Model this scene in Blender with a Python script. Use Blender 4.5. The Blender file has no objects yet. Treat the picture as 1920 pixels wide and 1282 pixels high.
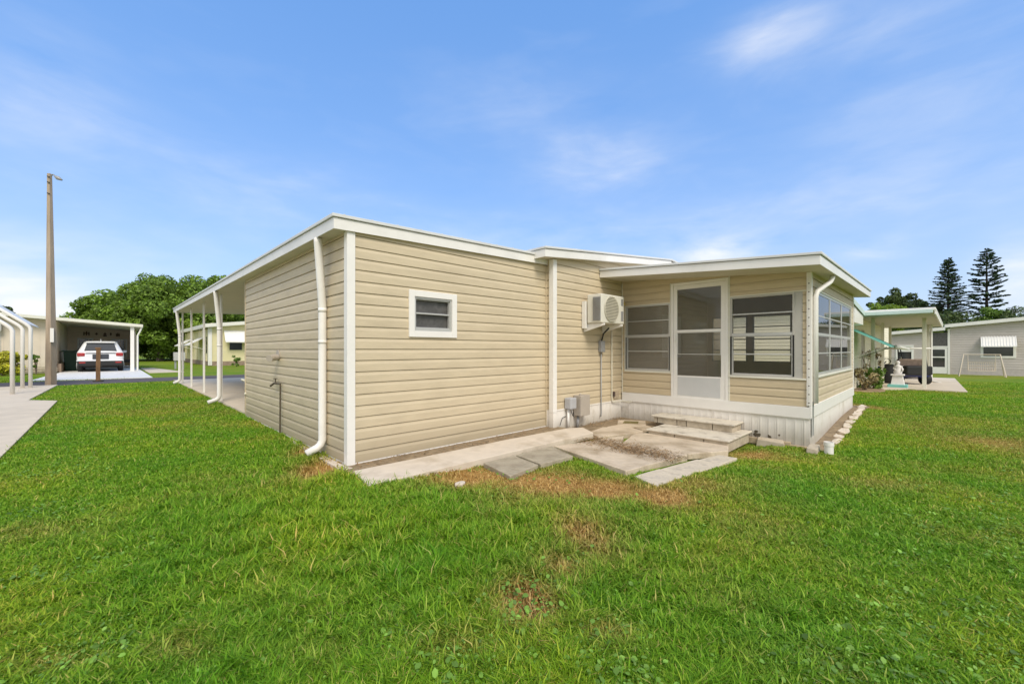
import bpy, bmesh, math, random
import numpy as np
from mathutils import Vector, Matrix
random.seed(7); rng = np.random.default_rng(7)
S = bpy.context.scene
R = math.radians

# ---------------------------------------------------------------- camera
cam_d = bpy.data.cameras.new('camera'); cam = bpy.data.objects.new('camera', cam_d)
S.collection.objects.link(cam); S.camera = cam
cam.location = (0, 0, 1.29); cam.rotation_euler = (R(90), 0, 0)
cam_d.sensor_width = 36; cam_d.lens = 775/1920*36
cam_d.shift_y = 14/1920
cam_d.clip_start = 0.05; cam_d.clip_end = 3000

# ---------------------------------------------------------------- world, sun, exposure
SUN_EL, SUN_DIR = R(47), Vector((0.36, -0.93, 0)).normalized()     # where the sun stands (behind the camera, to the right)
world = bpy.data.worlds.new('World'); S.world = world; world.use_nodes = True
wn, wl = world.node_tree.nodes, world.node_tree.links
wn.clear()
wout = wn.new('ShaderNodeOutputWorld'); bg = wn.new('ShaderNodeBackground')
sky = wn.new('ShaderNodeTexSky'); sky.sky_type = 'NISHITA'; sky.sun_disc = False
sky.sun_elevation = SUN_EL; sky.sun_rotation = math.atan2(SUN_DIR.x, SUN_DIR.y)
sky.altitude = 0; sky.air_density = 1.0; sky.dust_density = 0.6; sky.ozone_density = 2.2
bg.inputs['Strength'].default_value = 0.15
def wnode(t, **k):
    n = wn.new(t)
    for a, b in k.items(): setattr(n, a, b)
    return n
def wmath(op, a, b=None, c=None):
    n = wn.new('ShaderNodeMath'); n.operation = op
    for i, v in enumerate((a, b, c)):
        if v is None: continue
        if isinstance(v, (int, float)): n.inputs[i].default_value = v
        else: wl.new(v, n.inputs[i])
    return n.outputs[0]
hs = wnode('ShaderNodeHueSaturation'); hs.inputs['Saturation'].default_value = 1.25; hs.inputs['Value'].default_value = 1.15
wl.new(sky.outputs[0], hs.inputs['Color'])
tc = wnode('ShaderNodeTexCoord')
sep = wnode('ShaderNodeSeparateXYZ'); wl.new(tc.outputs['Generated'], sep.inputs[0])
def blob(u, v, ru, rv):            # soft cloud bank centred on a direction of the sky; size in radians-ish
    d = Vector(((u-960)/775, 1, (655-v)/775)).normalized()
    az = math.atan2(d.x, d.y); el = math.asin(d.z)
    a = wmath('ARCTAN2', sep.outputs[0], sep.outputs[1]); e = wmath('ARCSINE', sep.outputs[2])
    a = wmath('DIVIDE', wmath('SUBTRACT', a, az), ru); e = wmath('DIVIDE', wmath('SUBTRACT', e, el), rv)
    r2 = wmath('ADD', wmath('MULTIPLY', a, a), wmath('MULTIPLY', e, e))
    return wmath('POWER', 2.718, wmath('MULTIPLY', r2, -1.0))
mp = wnode('ShaderNodeMapping'); mp.inputs['Scale'].default_value = (1.6, 1.6, 5.0)
wl.new(tc.outputs['Generated'], mp.inputs[0])
nz = wnode('ShaderNodeTexNoise'); nz.inputs['Scale'].default_value = 2.4; nz.inputs['Detail'].default_value = 7; nz.inputs['Roughness'].default_value = 0.55
nz.inputs['Distortion'].default_value = 0.5
wl.new(mp.outputs[0], nz.inputs['Vector'])
nz2 = wnode('ShaderNodeTexNoise'); nz2.inputs['Scale'].default_value = 9; nz2.inputs['Detail'].default_value = 6
wl.new(mp.outputs[0], nz2.inputs['Vector'])
blobs = [(1440, 70, .09, .04, .42), (1640, 55, .2, .05, .16), (1110, 310, .16, .06, .30), (1345, 472, .08, .03, .9), (1640, 466, .06, .02, .5), (70, 190, .12, .08, .22), (60, 480, .25, .05, .25),
         (20, 560, .06, .05, .9), (130, 590, .08, .03, .8), (1905, 520, .05, .06, .7), (1500, 400, .5, .05, .16), (900, 450, .8, .06, .16), (1750, 200, .25, .08, .14), (500, 330, .3, .06, .10), (1000, 200, .25, .07, .10)]
acc = None
for u, v, ru, rv, k in blobs:
    b = wmath('MULTIPLY', blob(u, v, ru, rv), k)
    acc = b if acc is None else wmath('ADD', acc, b)
nmix = wmath('ADD', wmath('MULTIPLY', nz.outputs['Fac'], 0.75), wmath('MULTIPLY', nz2.outputs['Fac'], 0.25))
tex = wmath('MULTIPLY', wmath('SUBTRACT', nmix, 0.30), 3.4)
general = wmath('MULTIPLY', wmath('MAXIMUM', wmath('SUBTRACT', nmix, 0.50), 0), 0.2)
# unseen cloud cover added behind the camera to make the fill light soft and neutral
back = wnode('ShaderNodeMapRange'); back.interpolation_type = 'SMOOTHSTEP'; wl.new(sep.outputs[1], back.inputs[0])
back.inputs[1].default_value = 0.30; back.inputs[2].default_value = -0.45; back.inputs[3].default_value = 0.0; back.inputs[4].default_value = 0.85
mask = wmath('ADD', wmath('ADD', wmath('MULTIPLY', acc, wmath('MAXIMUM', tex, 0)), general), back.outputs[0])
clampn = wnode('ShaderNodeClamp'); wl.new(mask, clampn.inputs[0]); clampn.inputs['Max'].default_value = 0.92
cmix = wnode('ShaderNodeMix', data_type='RGBA')
veil = wnode('ShaderNodeMix', data_type='RGBA'); veil.inputs['Factor'].default_value = 0.5       # thin even moisture in the air
wl.new(hs.outputs[0], veil.inputs['A']); veil.inputs['B'].default_value = (1.15, 2.75, 6.2, 1)
low = wmath('MULTIPLY', wmath('POWER', 2.718, wmath('MULTIPLY', wmath('MAXIMUM', sep.outputs[2], 0), -4.2)), 0.80)
hz = wnode('ShaderNodeMix', data_type='RGBA'); wl.new(low, hz.inputs['Factor']); wl.new(veil.outputs['Result'], hz.inputs['A']); hz.inputs['B'].default_value = (3.75, 4.15, 5.0, 1)
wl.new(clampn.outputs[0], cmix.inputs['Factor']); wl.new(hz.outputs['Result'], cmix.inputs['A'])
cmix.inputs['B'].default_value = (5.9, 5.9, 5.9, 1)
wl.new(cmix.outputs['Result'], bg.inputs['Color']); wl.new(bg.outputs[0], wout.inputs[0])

sun_d = bpy.data.lights.new('sun', 'SUN'); sun = bpy.data.objects.new('sun', sun_d); S.collection.objects.link(sun)
sun_d.energy = 2.3; sun_d.angle = R(22); sun_d.color = (1, .93, .82)
sv = Vector((SUN_DIR.x*math.cos(SUN_EL), SUN_DIR.y*math.cos(SUN_EL), math.sin(SUN_EL)))
sun.rotation_euler = sv.to_track_quat('Z', 'Y').to_euler()
S.view_settings.view_transform = 'Standard'; S.view_settings.look = 'None'
S.view_settings.exposure = 0.28; S.view_settings.gamma = 1
S.render.engine = 'CYCLES'
S.cycles.max_bounces = 8; S.cycles.transparent_max_bounces = 16

# ---------------------------------------------------------------- frame of the house grid: s runs along the window wall, t along the carport wall
ANG = R(44.27)
FR = Matrix.Translation(((654-960)/775*4.6, 4.6, 0)) @ Matrix.Rotation(ANG, 4, 'Z')
FRI = FR.inverted()
def Wp(s, t, z=0): return FR @ Vector((s, t, z))
def Lp(x, y):
    v = FRI @ Vector((x, y, 0)); return v.x, v.y
def at(u, Y): return Lp((u-960)/775*Y, Y)
def ground_z(x, y):
    """height of the lawn, works on arrays"""
    dx = x-FR.translation.x; dy = y-FR.translation.y
    s = dx*math.cos(ANG)+dy*math.sin(ANG); t = -dx*math.sin(ANG)+dy*math.cos(ANG)
    z = -0.17*np.exp(-((x-4.0)**2/5.5+(y-6.3)**2/4.5))
    z = z-0.0155*np.clip(s-13, 0, 60)
    z = z-0.03*np.exp(-((x+1.5)**2/2+(y-3.9)**2/2))
    z = z-0.06/(1+np.exp(-(s-.9)*9))/(1+np.exp((s-6.3)*9))/(1+np.exp(-(t+2.75)*14))/(1+np.exp((t-.3)*9))
    z = z+0.012*np.sin(x*1.3+y*.7)*np.sin(y*1.1-.4*x)*np.exp(-((x-0)**2+(y-2.5)**2)/14)
    return z
def gz(s, t):
    w = Wp(s, t); return float(ground_z(np.float64(w.x), np.float64(w.y)))

# ---------------------------------------------------------------- materials
MATS = {}
def srgb(r, g, b):
    f = lambda c: (c/255/12.92) if c/255 <= .04045 else ((c/255+.055)/1.055)**2.4
    return (f(r), f(g), f(b))
def mat(name, base, rough=.6, var=.08, scale=6.0, bump=0.0, bscale=60, dark=None, dscale=2.0, damt=0.0, metal=0.0, spec=.4, trans=0.0, island=0.0, stretch=(1, 1, 1), dlo=.5, dhi=.68, low_dirt=0.0):
    if name in MATS: return MATS[name]
    m = bpy.data.materials.new(name); m.use_nodes = True; MATS[name] = m
    n, l = m.node_tree.nodes, m.node_tree.links; n.clear()
    out = n.new('ShaderNodeOutputMaterial'); p = n.new('ShaderNodeBsdfPrincipled')
    p.inputs['Roughness'].default_value = rough; p.inputs['Metallic'].default_value = metal
    p.inputs['Specular IOR Level'].default_value = spec
    t = n.new('ShaderNodeTexCoord'); mpp = n.new('ShaderNodeMapping'); mpp.inputs['Scale'].default_value = stretch
    l.new(t.outputs['Object'], mpp.inputs[0])
    nz = n.new('ShaderNodeTexNoise'); nz.inputs['Scale'].default_value = scale; nz.inputs['Detail'].default_value = 5; nz.inputs['Roughness'].default_value = .6
    l.new(mpp.outputs[0], nz.inputs['Vector'])
    rmp = n.new('ShaderNodeMapRange'); rmp.inputs[1].default_value = .3; rmp.inputs[2].default_value = .7
    rmp.inputs[3].default_value = 1-var; rmp.inputs[4].default_value = 1+var
    l.new(nz.outputs['Fac'], rmp.inputs[0])
    vm = n.new('ShaderNodeVectorMath'); vm.operation = 'SCALE'; vm.inputs[0].default_value = base
    l.new(rmp.outputs[0], vm.inputs['Scale'])
    col = vm.outputs[0]
    if island:
        g = n.new('ShaderNodeNewGeometry'); r2 = n.new('ShaderNodeMapRange')
        r2.inputs[3].default_value = 1-island; r2.inputs[4].default_value = 1+island
        l.new(g.outputs['Random Per Island'], r2.inputs[0])
        v2 = n.new('ShaderNodeVectorMath'); v2.operation = 'SCALE'; l.new(col, v2.inputs[0]); l.new(r2.outputs[0], v2.inputs['Scale']); col = v2.outputs[0]
    if dark is not None:
        nd = n.new('ShaderNodeTexNoise'); nd.inputs['Scale'].default_value = dscale; nd.inputs['Detail'].default_value = 8; nd.inputs['Roughness'].default_value = .65
        l.new(mpp.outputs[0], nd.inputs['Vector'])
        rd = n.new('ShaderNodeMapRange'); rd.inputs[1].default_value = dlo; rd.inputs[2].default_value = dhi; rd.inputs[4].default_value = damt
        l.new(nd.outputs['Fac'], rd.inputs[0])
        mx = n.new('ShaderNodeMix'); mx.data_type = 'RGBA'; l.new(rd.outputs[0], mx.inputs['Factor']); l.new(col, mx.inputs['A'])
        mx.inputs['B'].default_value = (*dark, 1); col = mx.outputs['Result']
    if low_dirt:       # splashed dirt and mildew close to the ground
        sp = n.new('ShaderNodeSeparateXYZ'); l.new(t.outputs['Object'], sp.inputs[0])
        ad = n.new('ShaderNodeMath'); ad.operation = 'MULTIPLY_ADD'; l.new(nz.outputs['Fac'], ad.inputs[0]); ad.inputs[1].default_value = -.22; l.new(sp.outputs[2], ad.inputs[2])
        rl = n.new('ShaderNodeMapRange'); rl.inputs[1].default_value = -.16; rl.inputs[2].default_value = low_dirt; rl.inputs[3].default_value = .55; rl.inputs[4].default_value = 0
        l.new(ad.outputs[0], rl.inputs[0])
        mx = n.new('ShaderNodeMix'); mx.data_type = 'RGBA'; l.new(rl.outputs[0], mx.inputs['Factor']); l.new(col, mx.inputs['A'])
        mx.inputs['B'].default_value = (.24, .20, .13, 1); col = mx.outputs['Result']
    l.new(col, p.inputs['Base Color'])
    if bump:
        bn = n.new('ShaderNodeTexNoise'); bn.inputs['Scale'].default_value = bscale; bn.inputs['Detail'].default_value = 6
        l.new(mpp.outputs[0], bn.inputs['Vector'])
        b = n.new('ShaderNodeBump'); b.inputs['Strength'].default_value = bump; b.inputs['Distance'].default_value = .01
        l.new(bn.outputs['Fac'], b.inputs['Height']); l.new(b.outputs[0], p.inputs['Normal'])
    sh = p.outputs[0]
    if trans:
        tr = n.new('ShaderNodeBsdfTranslucent'); l.new(col, tr.inputs[0])
        ms = n.new('ShaderNodeMixShader'); ms.inputs[0].default_value = trans; l.new(sh, ms.inputs[1]); l.new(tr.outputs[0], ms.inputs[2]); sh = ms.outputs[0]
    l.new(sh, out.inputs[0])
    return m
def glass_mat(name, tint=(.9, .92, .92), mixd=0.0, dcol=(.1, .1, .1), rough=0.0, ior=1.5):
    if name in MATS: return MATS[name]
    m = bpy.data.materials.new(name); m.use_nodes = True; MATS[name] = m
    n, l = m.node_tree.nodes, m.node_tree.links; n.clear()
    out = n.new('ShaderNodeOutputMaterial'); t = n.new('ShaderNodeBsdfTransparent'); t.inputs[0].default_value = (*tint, 1)
    d = n.new('ShaderNodeBsdfDiffuse'); d.inputs[0].default_value = (*dcol, 1)
    g = n.new('ShaderNodeBsdfGlossy'); g.inputs['Roughness'].default_value = rough
    m1 = n.new('ShaderNodeMixShader'); m1.inputs[0].default_value = mixd; l.new(t.outputs[0], m1.inputs[1]); l.new(d.outputs[0], m1.inputs[2])
    fr = n.new('ShaderNodeFresnel'); fr.inputs[0].default_value = ior
    m2 = n.new('ShaderNodeMixShader'); l.new(fr.outputs[0], m2.inputs[0]); l.new(m1.outputs[0], m2.inputs[1]); l.new(g.outputs[0], m2.inputs[2])
    l.new(m2.outputs[0], out.inputs[0]); return m

SIDING = mat('vinyl_siding', (.59, .49, .335), .55, .06, 3.0, .2, 30, stretch=(1, 1, 5), dark=(.42, .345, .23), dscale=1.1, damt=.35, low_dirt=.32)
SIDING2 = mat('vinyl_siding_porch', (.58, .475, .315), .55, .06, 3.0, .2, 30, stretch=(1, 1, 6), dark=(.40, .33, .22), dscale=1.3, damt=.18)
WHITE = mat('white_aluminium', (.79, .76, .715), .42, .04, 2.0, .03, 30, dark=(.5, .48, .42), dscale=2.2, damt=.22)
WHITE2 = mat('white_vinyl_trim', (.80, .77, .72), .45, .03, 5)
SOFFIT = mat('soffit_panel', (.62, .57, .45), .6, .05, 3)
SKIRT = mat('white_skirting', (.78, .74, .68), .55, .05, 6, .05, 20, dark=(.42, .36, .25), dscale=3.0, damt=.7, dlo=.54, dhi=.74, stretch=(1, 1, .6), low_dirt=.06)
ROOFM = mat('roof_metal', (.66, .66, .64), .45, .06, 1.5, dark=(.4, .38, .34), dscale=3, damt=.3)
GREYM = mat('grey_metal', (.33, .33, .33), .45, .08, 8, dark=(.25, .2, .15), dscale=6, damt=.3, metal=.2)
TAUPE = mat('utility_box_paint', (.42, .37, .31), .5, .05, 8)
FRAMEG = mat('window_frame_alloy', (.52, .51, .48), .4, .05, 6, metal=.3)
JAMB = mat('window_jamb', (.46, .44, .40), .5, .04, 8)
BLACK = mat('black_track', (.012, .012, .012), .5)
DARK = mat('dark_rubber', (.02, .02, .02), .7)
RUST = mat('rusty_pipe', (.09, .07, .045), .7, .4, 20)
PVC = mat('pvc_cream', (.66, .62, .50), .4, .03)
CONC = mat('concrete', (.58, .48, .36), .85, .14, 9, .4, 45, dark=(.27, .20, .12), dscale=2.2, damt=.85, dlo=.46, dhi=.66)
CONC2 = mat('concrete_paver_dark', (.40, .345, .25), .9, .16, 9, .45, 45, dark=(.20, .16, .11), dscale=5, damt=.8, dlo=.42, dhi=.68)
CONC3 = mat('concrete_paver_grey', (.58, .50, .38), .85, .10, 9, .35, 45, dark=(.28, .25, .22), dscale=6, damt=.6)
CONCW = mat('concrete_walk', (.62, .53, .42), .85, .07, 5, .2, 60, dark=(.36, .28, .18), dscale=1.8, damt=.7, dlo=.52, dhi=.72)
CONCL = mat('concrete_slab_light', (.62, .53, .41), .85, .07, 3, .15, 40, dark=(.46, .39, .29), dscale=.8, damt=.6)
DRIVE = mat('painted_drive', (.72, .70, .66), .6, .04, 1.2)
ASPH = mat('asphalt', (.10, .085, .085), .9, .15, 3, .3, 80)
STONE = mat('cast_stone_step', (.62, .56, .46), .8, .12, 12, .3, 40, dark=(.28, .24, .19), dscale=6, damt=.8, dlo=.50, dhi=.66)
BRICKY = mat('limestone_block', (.48, .41, .31), .85, .14, 10, .3, 50, dark=(.25, .19, .12), dscale=6, damt=.5)
BROWNBASE = mat('brick_skirting', (.30, .22, .16), .85, .25, 5, .3, 30)
INT = mat('interior_wall', (.66, .59, .46), .7, .05, 3)
CEIL = mat('porch_ceiling', (.50, .48, .44), .7, .04, 3)
CARPET = mat('porch_floor', (.42, .38, .31), .9, .1, 10)
GLASS = glass_mat('clear_glass', (.93, .95, .94))
SCREEN = glass_mat('screened_vinyl', (.92, .90, .86), .26, (.50, .46, .38), .06, 1.4)
SCREEN2 = glass_mat('screened_vinyl_clear', (.99, .98, .96), .03, (.45, .41, .35), .04, 1.25)
GLASSR = glass_mat('reflective_vinyl', (.85, .85, .84), .05, (.50, .49, .46), .004, 4.2)
DGLASS = mat('dark_glass', (.03, .03, .032), .08, .3, 1.5, spec=.8)
DSCREEN = mat('dark_insect_screen', (.085, .08, .075), .45, .35, 12, .2, 200, spec=.5)
LHOUSE = mat('beige_panel_wall', (.66, .57, .45), .6, .05, 2)
LTRIM = mat('cream_trim', (.72, .70, .60), .5, .04, 2)
YELLOW = mat('pale_yellow_wall', (.72, .64, .38), .6, .05, 2, dark=(.62, .58, .48), dscale=.6, damt=.5)
GREYSIDE = mat('grey_lilac_siding', (.54, .48, .44), .6, .05, 2)
GREYBASE = mat('grey_skirting', (.50, .44, .41), .8, .10, 6)
NSIDE = mat('cream_siding', (.86, .80, .64), .6, .05, 2)
TEAL = mat('teal_trim', (.20, .52, .47), .5, .08, 5)
PALETEAL = mat('pale_teal_fascia', (.55, .66, .62), .5, .04, 5)
WOODP = mat('weathered_post', (.20, .11, .05), .8, .35, 9, .4, 30, stretch=(1, 1, .3), dark=(.05, .04, .03), dscale=7, damt=.6)
POLEM = mat('utility_pole_wood', (.37, .29, .21), .85, .22, 6, .4, 60, stretch=(1, 1, .12), dark=(.30, .17, .07), dscale=1.2, damt=.5)
SUVW = mat('suv_white_paint', (.78, .78, .79), .25, .02, 3, spec=.6)
SUVG = mat('suv_window', (.03, .033, .036), .08, .1, 2, spec=.9)
RED = mat('tail_lamp_red', (.35, .02, .02), .25, .05, 5, spec=.7)
BRONZE = mat('bronze_ornament', (.16, .09, .05), .6, .2, 20)
BIN = mat('bin_green', (.012, .05, .028), .5, .1, 5)
BARK = mat('bark', (.16, .12, .09), .9, .25, 8, .5, 20)
BARKD = mat('bark_dark', (.06, .045, .035), .9, .25, 8)
LEAF_OAK = mat('oak_leaves', (.17, .27, .03), .55, .25, .5, trans=.3, island=.45)
LEAF_OAKD = mat('oak_leaves_dark', (.08, .115, .03), .6, .25, .6, trans=.2, island=.45)
LEAF_LIME = mat('lime_leaves', (.24, .34, .035), .55, .2, .8, trans=.35, island=.35)
LEAF_PINE = mat('pine_needles', (.032, .060, .024), .6, .25, .6, trans=.1, island=.5)
LEAF_GRN = mat('shrub_leaves', (.15, .25, .03), .55, .25, .8, trans=.3, island=.4)
LEAF_YEL = mat('croton_leaves', (.52, .50, .04), .5, .35, 2.2, trans=.3, island=.6, dark=(.16, .14, .02), dscale=3.5, damt=.9)
LEAF_DRY = mat('dry_shrub', (.34, .27, .14), .8, .3, 2, island=.5)
MULCH = mat('mulch', (.30, .21, .12), .9, .3, 14, .5, 30)
CLOVER = mat('clover_leaves', (.20, .36, .05), .5, .25, 2, trans=.3, island=.45)
STEEL = mat('galvanised', (.45, .46, .46), .4, .06, 8, metal=.6)
SEAT = mat('cart_seat_brown', (.34, .25, .20), .6, .25, 8)
BLUE = mat('cart_body_blue', (.018, .03, .15), .25, .1, 4, spec=.7)
STATUEM = mat('statue_white', (.78, .74, .72), .7, .06, 9)
SWINGM = mat('swing_cream', (.62, .52, .40), .6, .08, 5)
AMBER = mat('amber_lamp', (.62, .48, .05), .3, .1, 9)
DEBRIS = mat('leaf_litter', (.24, .15, .07), .9, .4, 30, island=.6)

# ---------------------------------------------------------------- builders
class MB:
    def __init__(s): s.bm = bmesh.new()
    def face(s, pts):
        try: return s.bm.faces.new([s.bm.verts.new(p) for p in pts])
        except ValueError: return None
    def box(s, x0, x1, y0, y1, z0, z1):
        return s.hexa([(x0, y0, z0), (x1, y0, z0), (x1, y1, z0), (x0, y1, z0), (x0, y0, z1), (x1, y0, z1), (x1, y1, z1), (x0, y1, z1)])
    def hexa(s, p):
        v = [s.bm.verts.new(q) for q in p]
        for f in ((3, 2, 1, 0), (4, 5, 6, 7), (0, 1, 5, 4), (1, 2, 6, 5), (2, 3, 7, 6), (3, 0, 4, 7)):
            s.bm.faces.new([v[i] for i in f])
        return s
    def prism(s, poly, z0, z1):
        """poly: list of (x, y); z1 may be a list of heights per corner"""
        n = len(poly); zt = z1 if isinstance(z1, (list, tuple)) else [z1]*n; zb = z0 if isinstance(z0, (list, tuple)) else [z0]*n
        a = [s.bm.verts.new((*poly[i], zb[i])) for i in range(n)]; b = [s.bm.verts.new((*poly[i], zt[i])) for i in range(n)]
        s.bm.faces.new(a[::-1]); s.bm.faces.new(b)
        for i in range(n): s.bm.faces.new((a[i], a[(i+1) % n], b[(i+1) % n], b[i]))
        return s
    def tube(s, pts, r, n=10, cap=True, square=False):
        pts = [Vector(p) for p in pts]; rs = r if isinstance(r, (list, tuple)) else [r]*len(pts)
        rings = []; up = None
        for i, p in enumerate(pts):
            d = (pts[min(i+1, len(pts)-1)]-pts[max(i-1, 0)]).normalized()
            if up is None:
                up = Vector((0, 0, 1)) if abs(d.z) < .9 else Vector((1, 0, 0))
            a = d.cross(up).normalized(); b = d.cross(a).normalized(); up = b.cross(d).normalized() if False else up
            k = 4 if square else n
            ring = []
            for j in range(k):
                th = 2*math.pi*j/k+(math.pi/4 if square else 0)
                rr = rs[i]*(1.414 if square else 1)
                ring.append(s.bm.verts.new(p+a*math.cos(th)*rr+b*math.sin(th)*rr))
            rings.append(ring)
        k = len(rings[0])
        for i in range(len(rings)-1):
            for j in range(k): s.bm.faces.new((rings[i][j], rings[i][(j+1) % k], rings[i+1][(j+1) % k], rings[i+1][j]))
        if cap: s.bm.faces.new(rings[0][::-1]); s.bm.faces.new(rings[-1])
        return s
    def lathe(s, prof, c=(0, 0, 0), n=16):
        rings = [[s.bm.verts.new((c[0]+r*math.cos(2*math.pi*j/n), c[1]+r*math.sin(2*math.pi*j/n), c[2]+z)) for j in range(n)] for r, z in prof]
        for i in range(len(rings)-1):
            for j in range(n): s.bm.faces.new((rings[i][j], rings[i][(j+1) % n], rings[i+1][(j+1) % n], rings[i+1][j]))
        s.bm.faces.new(rings[0][::-1]); s.bm.faces.new(rings[-1]); return s
    def frame(s, fn, u0, u1, z0, z1, w, d0, d1, wb=None, wt=None):
        """rectangular frame in a wall plane; fn(u, d, z) -> local point. Members butt end to end"""
        wb = wb or w; wt = wt or w
        for a, b, c, e in ((u0, u0+w, z0, z1), (u1-w, u1, z0, z1), (u0+w, u1-w, z0, z0+wb), (u0+w, u1-w, z1-wt, z1)):
            s.slab(fn, a, b, c, e, d0, d1)
        return s
    def slab(s, fn, u0, u1, z0, z1, d0, d1):
        p = [fn(u0, d0, z0), fn(u1, d0, z0), fn(u1, d1, z0), fn(u0, d1, z0), fn(u0, d0, z1), fn(u1, d0, z1), fn(u1, d1, z1), fn(u0, d1, z1)]
        return s.hexa(p)
    def cut_above(s, co, no):
        g = s.bm.verts[:]+s.bm.edges[:]+s.bm.faces[:]
        bmesh.ops.bisect_plane(s.bm, geom=g, plane_co=co, plane_no=no, clear_outer=True); return s
    def build(s, name, m, parent=None, bevel=0, smooth=False, off=None):
        """local coordinates are the house grid; when parent is given the mesh is stored relative to its thing"""
        bmesh.ops.recalc_face_normals(s.bm, faces=s.bm.faces)
        me = bpy.data.meshes.new(name); s.bm.to_mesh(me); s.bm.free()
        me.materials.append(m)
        o = bpy.data.objects.new(name, me); S.collection.objects.link(o)
        root = parent
        while root is not None and root.parent is not None: root = root.parent
        if parent is not None:
            base = Vector(root['_o']) if '_o' in root else Vector((0, 0, 0))
            me.transform(Matrix.Translation(-base)); o.parent = parent
        else:
            if off is not None:
                me.transform(Matrix.Translation(-Vector(off))); o.matrix_world = FR @ Matrix.Translation(Vector(off))
            else: o.matrix_world = FR.copy()
        if smooth:
            for p in me.polygons: p.use_smooth = True
        if bevel:
            b = o.modifiers.new('bevel', 'BEVEL'); b.width = bevel; b.segments = 2; b.limit_method = 'ANGLE'; b.angle_limit = R(35)
        return o
def tag(o, label, cat, group=None, kind=None):
    o['label'] = label; o['category'] = cat
    if group: o['group'] = group
    if kind: o['kind'] = kind
    return o
def thing(name, label, cat, loc, group=None):
    o = bpy.data.objects.new(name, None); S.collection.objects.link(o)
    o.empty_display_size = .2
    o.matrix_world = FR @ Matrix.Translation(Vector(loc)); o['_o'] = tuple(loc)
    return tag(o, label, cat, group)
def structure(o): o['kind'] = 'structure'; return o
def cells(u0, u1, z0, z1, ops):
    xs = sorted({u0, u1, *[max(u0, min(u1, v)) for o in ops for v in o[:2]]})
    for a, b in zip(xs, xs[1:]):
        if b-a < 1e-5: continue
        cuts = sorted((o[2], o[3]) for o in ops if o[0] <= a+1e-6 and o[1] >= b-1e-6)
        z = z0
        for c, d in cuts:
            if c > z+1e-6: yield a, b, z, min(c, z1)
            z = max(z, d)
        if z < z1-1e-6: yield a, b, z, z1
def siding(mb, fn, u0, u1, z0, z1, ops=(), e=.1277, phase=0.0, depth=.014, top=None):
    prof = [(0, depth), (.64, depth*.95), (.82, depth*.5), (.925, depth*.45), (.93, -.006), (1, -.006)]
    for a, b, c, d in cells(u0, u1, z0, z1, ops):
        k = math.floor((c-phase)/e+1e-6)
        while phase+k*e < d-1e-6:
            zb = phase+k*e
            if zb >= c-1e-6:       # underside of the butt
                mb.face([fn(a, -.006, zb), fn(b, -.006, zb), fn(b, depth, zb), fn(a, depth, zb)])
            for (f0, d0), (f1, d1) in zip(prof, prof[1:]):
                p, q = zb+f0*e, zb+f1*e
                lo, hi = max(p, c), min(q, d)
                if hi-lo < 1e-5: continue
                da = d0+(d1-d0)*(lo-p)/(q-p); db = d0+(d1-d0)*(hi-p)/(q-p)
                mb.face([fn(a, da, lo), fn(b, da, lo), fn(b, db, hi), fn(a, db, hi)])
            k += 1
    if top: mb.cut_above(*top)
    return mb
def core(mb, fn, u0, u1, z0, z1, ops=(), d0=-.009, d1=-.08, top=None):
    for a, b, c, d in cells(u0, u1, z0, z1, ops): mb.slab(fn, a, b, c, d, d0, d1)
    if top: mb.cut_above(*top)
    return mb
def FA(T): return lambda u, d, z: (u, T-d, z)      # wall facing -t
def FB(Sx): return lambda u, d, z: (Sx-d, u, z)    # wall facing -s
def np_mesh(name, V, F, m, smooth=False, attr=None):
    me = bpy.data.meshes.new(name)
    k = F.shape[1]
    me.vertices.add(len(V)); me.vertices.foreach_set('co', V.astype(np.float32).ravel())
    me.loops.add(F.size); me.loops.foreach_set('vertex_index', F.astype(np.int32).ravel())
    me.polygons.add(len(F)); me.polygons.foreach_set('loop_start', np.arange(0, F.size, k, dtype=np.int32))
    me.update(calc_edges=True)
    if attr is not None:
        for n_, a_ in attr.items():
            at_ = me.attributes.new(n_, 'FLOAT', 'POINT'); at_.data.foreach_set('value', a_.astype(np.float32))
    me.materials.append(m)
    o = bpy.data.objects.new(name, me); S.collection.objects.link(o)
    return o

# ================================================================ THE SETTING
# lawn: one sheet out to the horizon
gx = np.concatenate([-np.geomspace(700, 12, 40), np.arange(-11.5, 14, .22), np.geomspace(14.3, 700, 40)])
gy = np.concatenate([-np.geomspace(300, 3, 20), np.arange(-2.5, 16, .22), np.geomspace(16.4, 900, 50)])
GX, GY = np.meshgrid(gx, gy); GZ = ground_z(GX, GY)
V = np.stack([GX, GY, GZ], -1).reshape(-1, 3); nx = len(gx); ny = len(gy)
I = np.arange(nx*ny).reshape(ny, nx)
F = np.stack([I[:-1, :-1], I[:-1, 1:], I[1:, 1:], I[1:, :-1]], -1).reshape(-1, 4)

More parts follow.
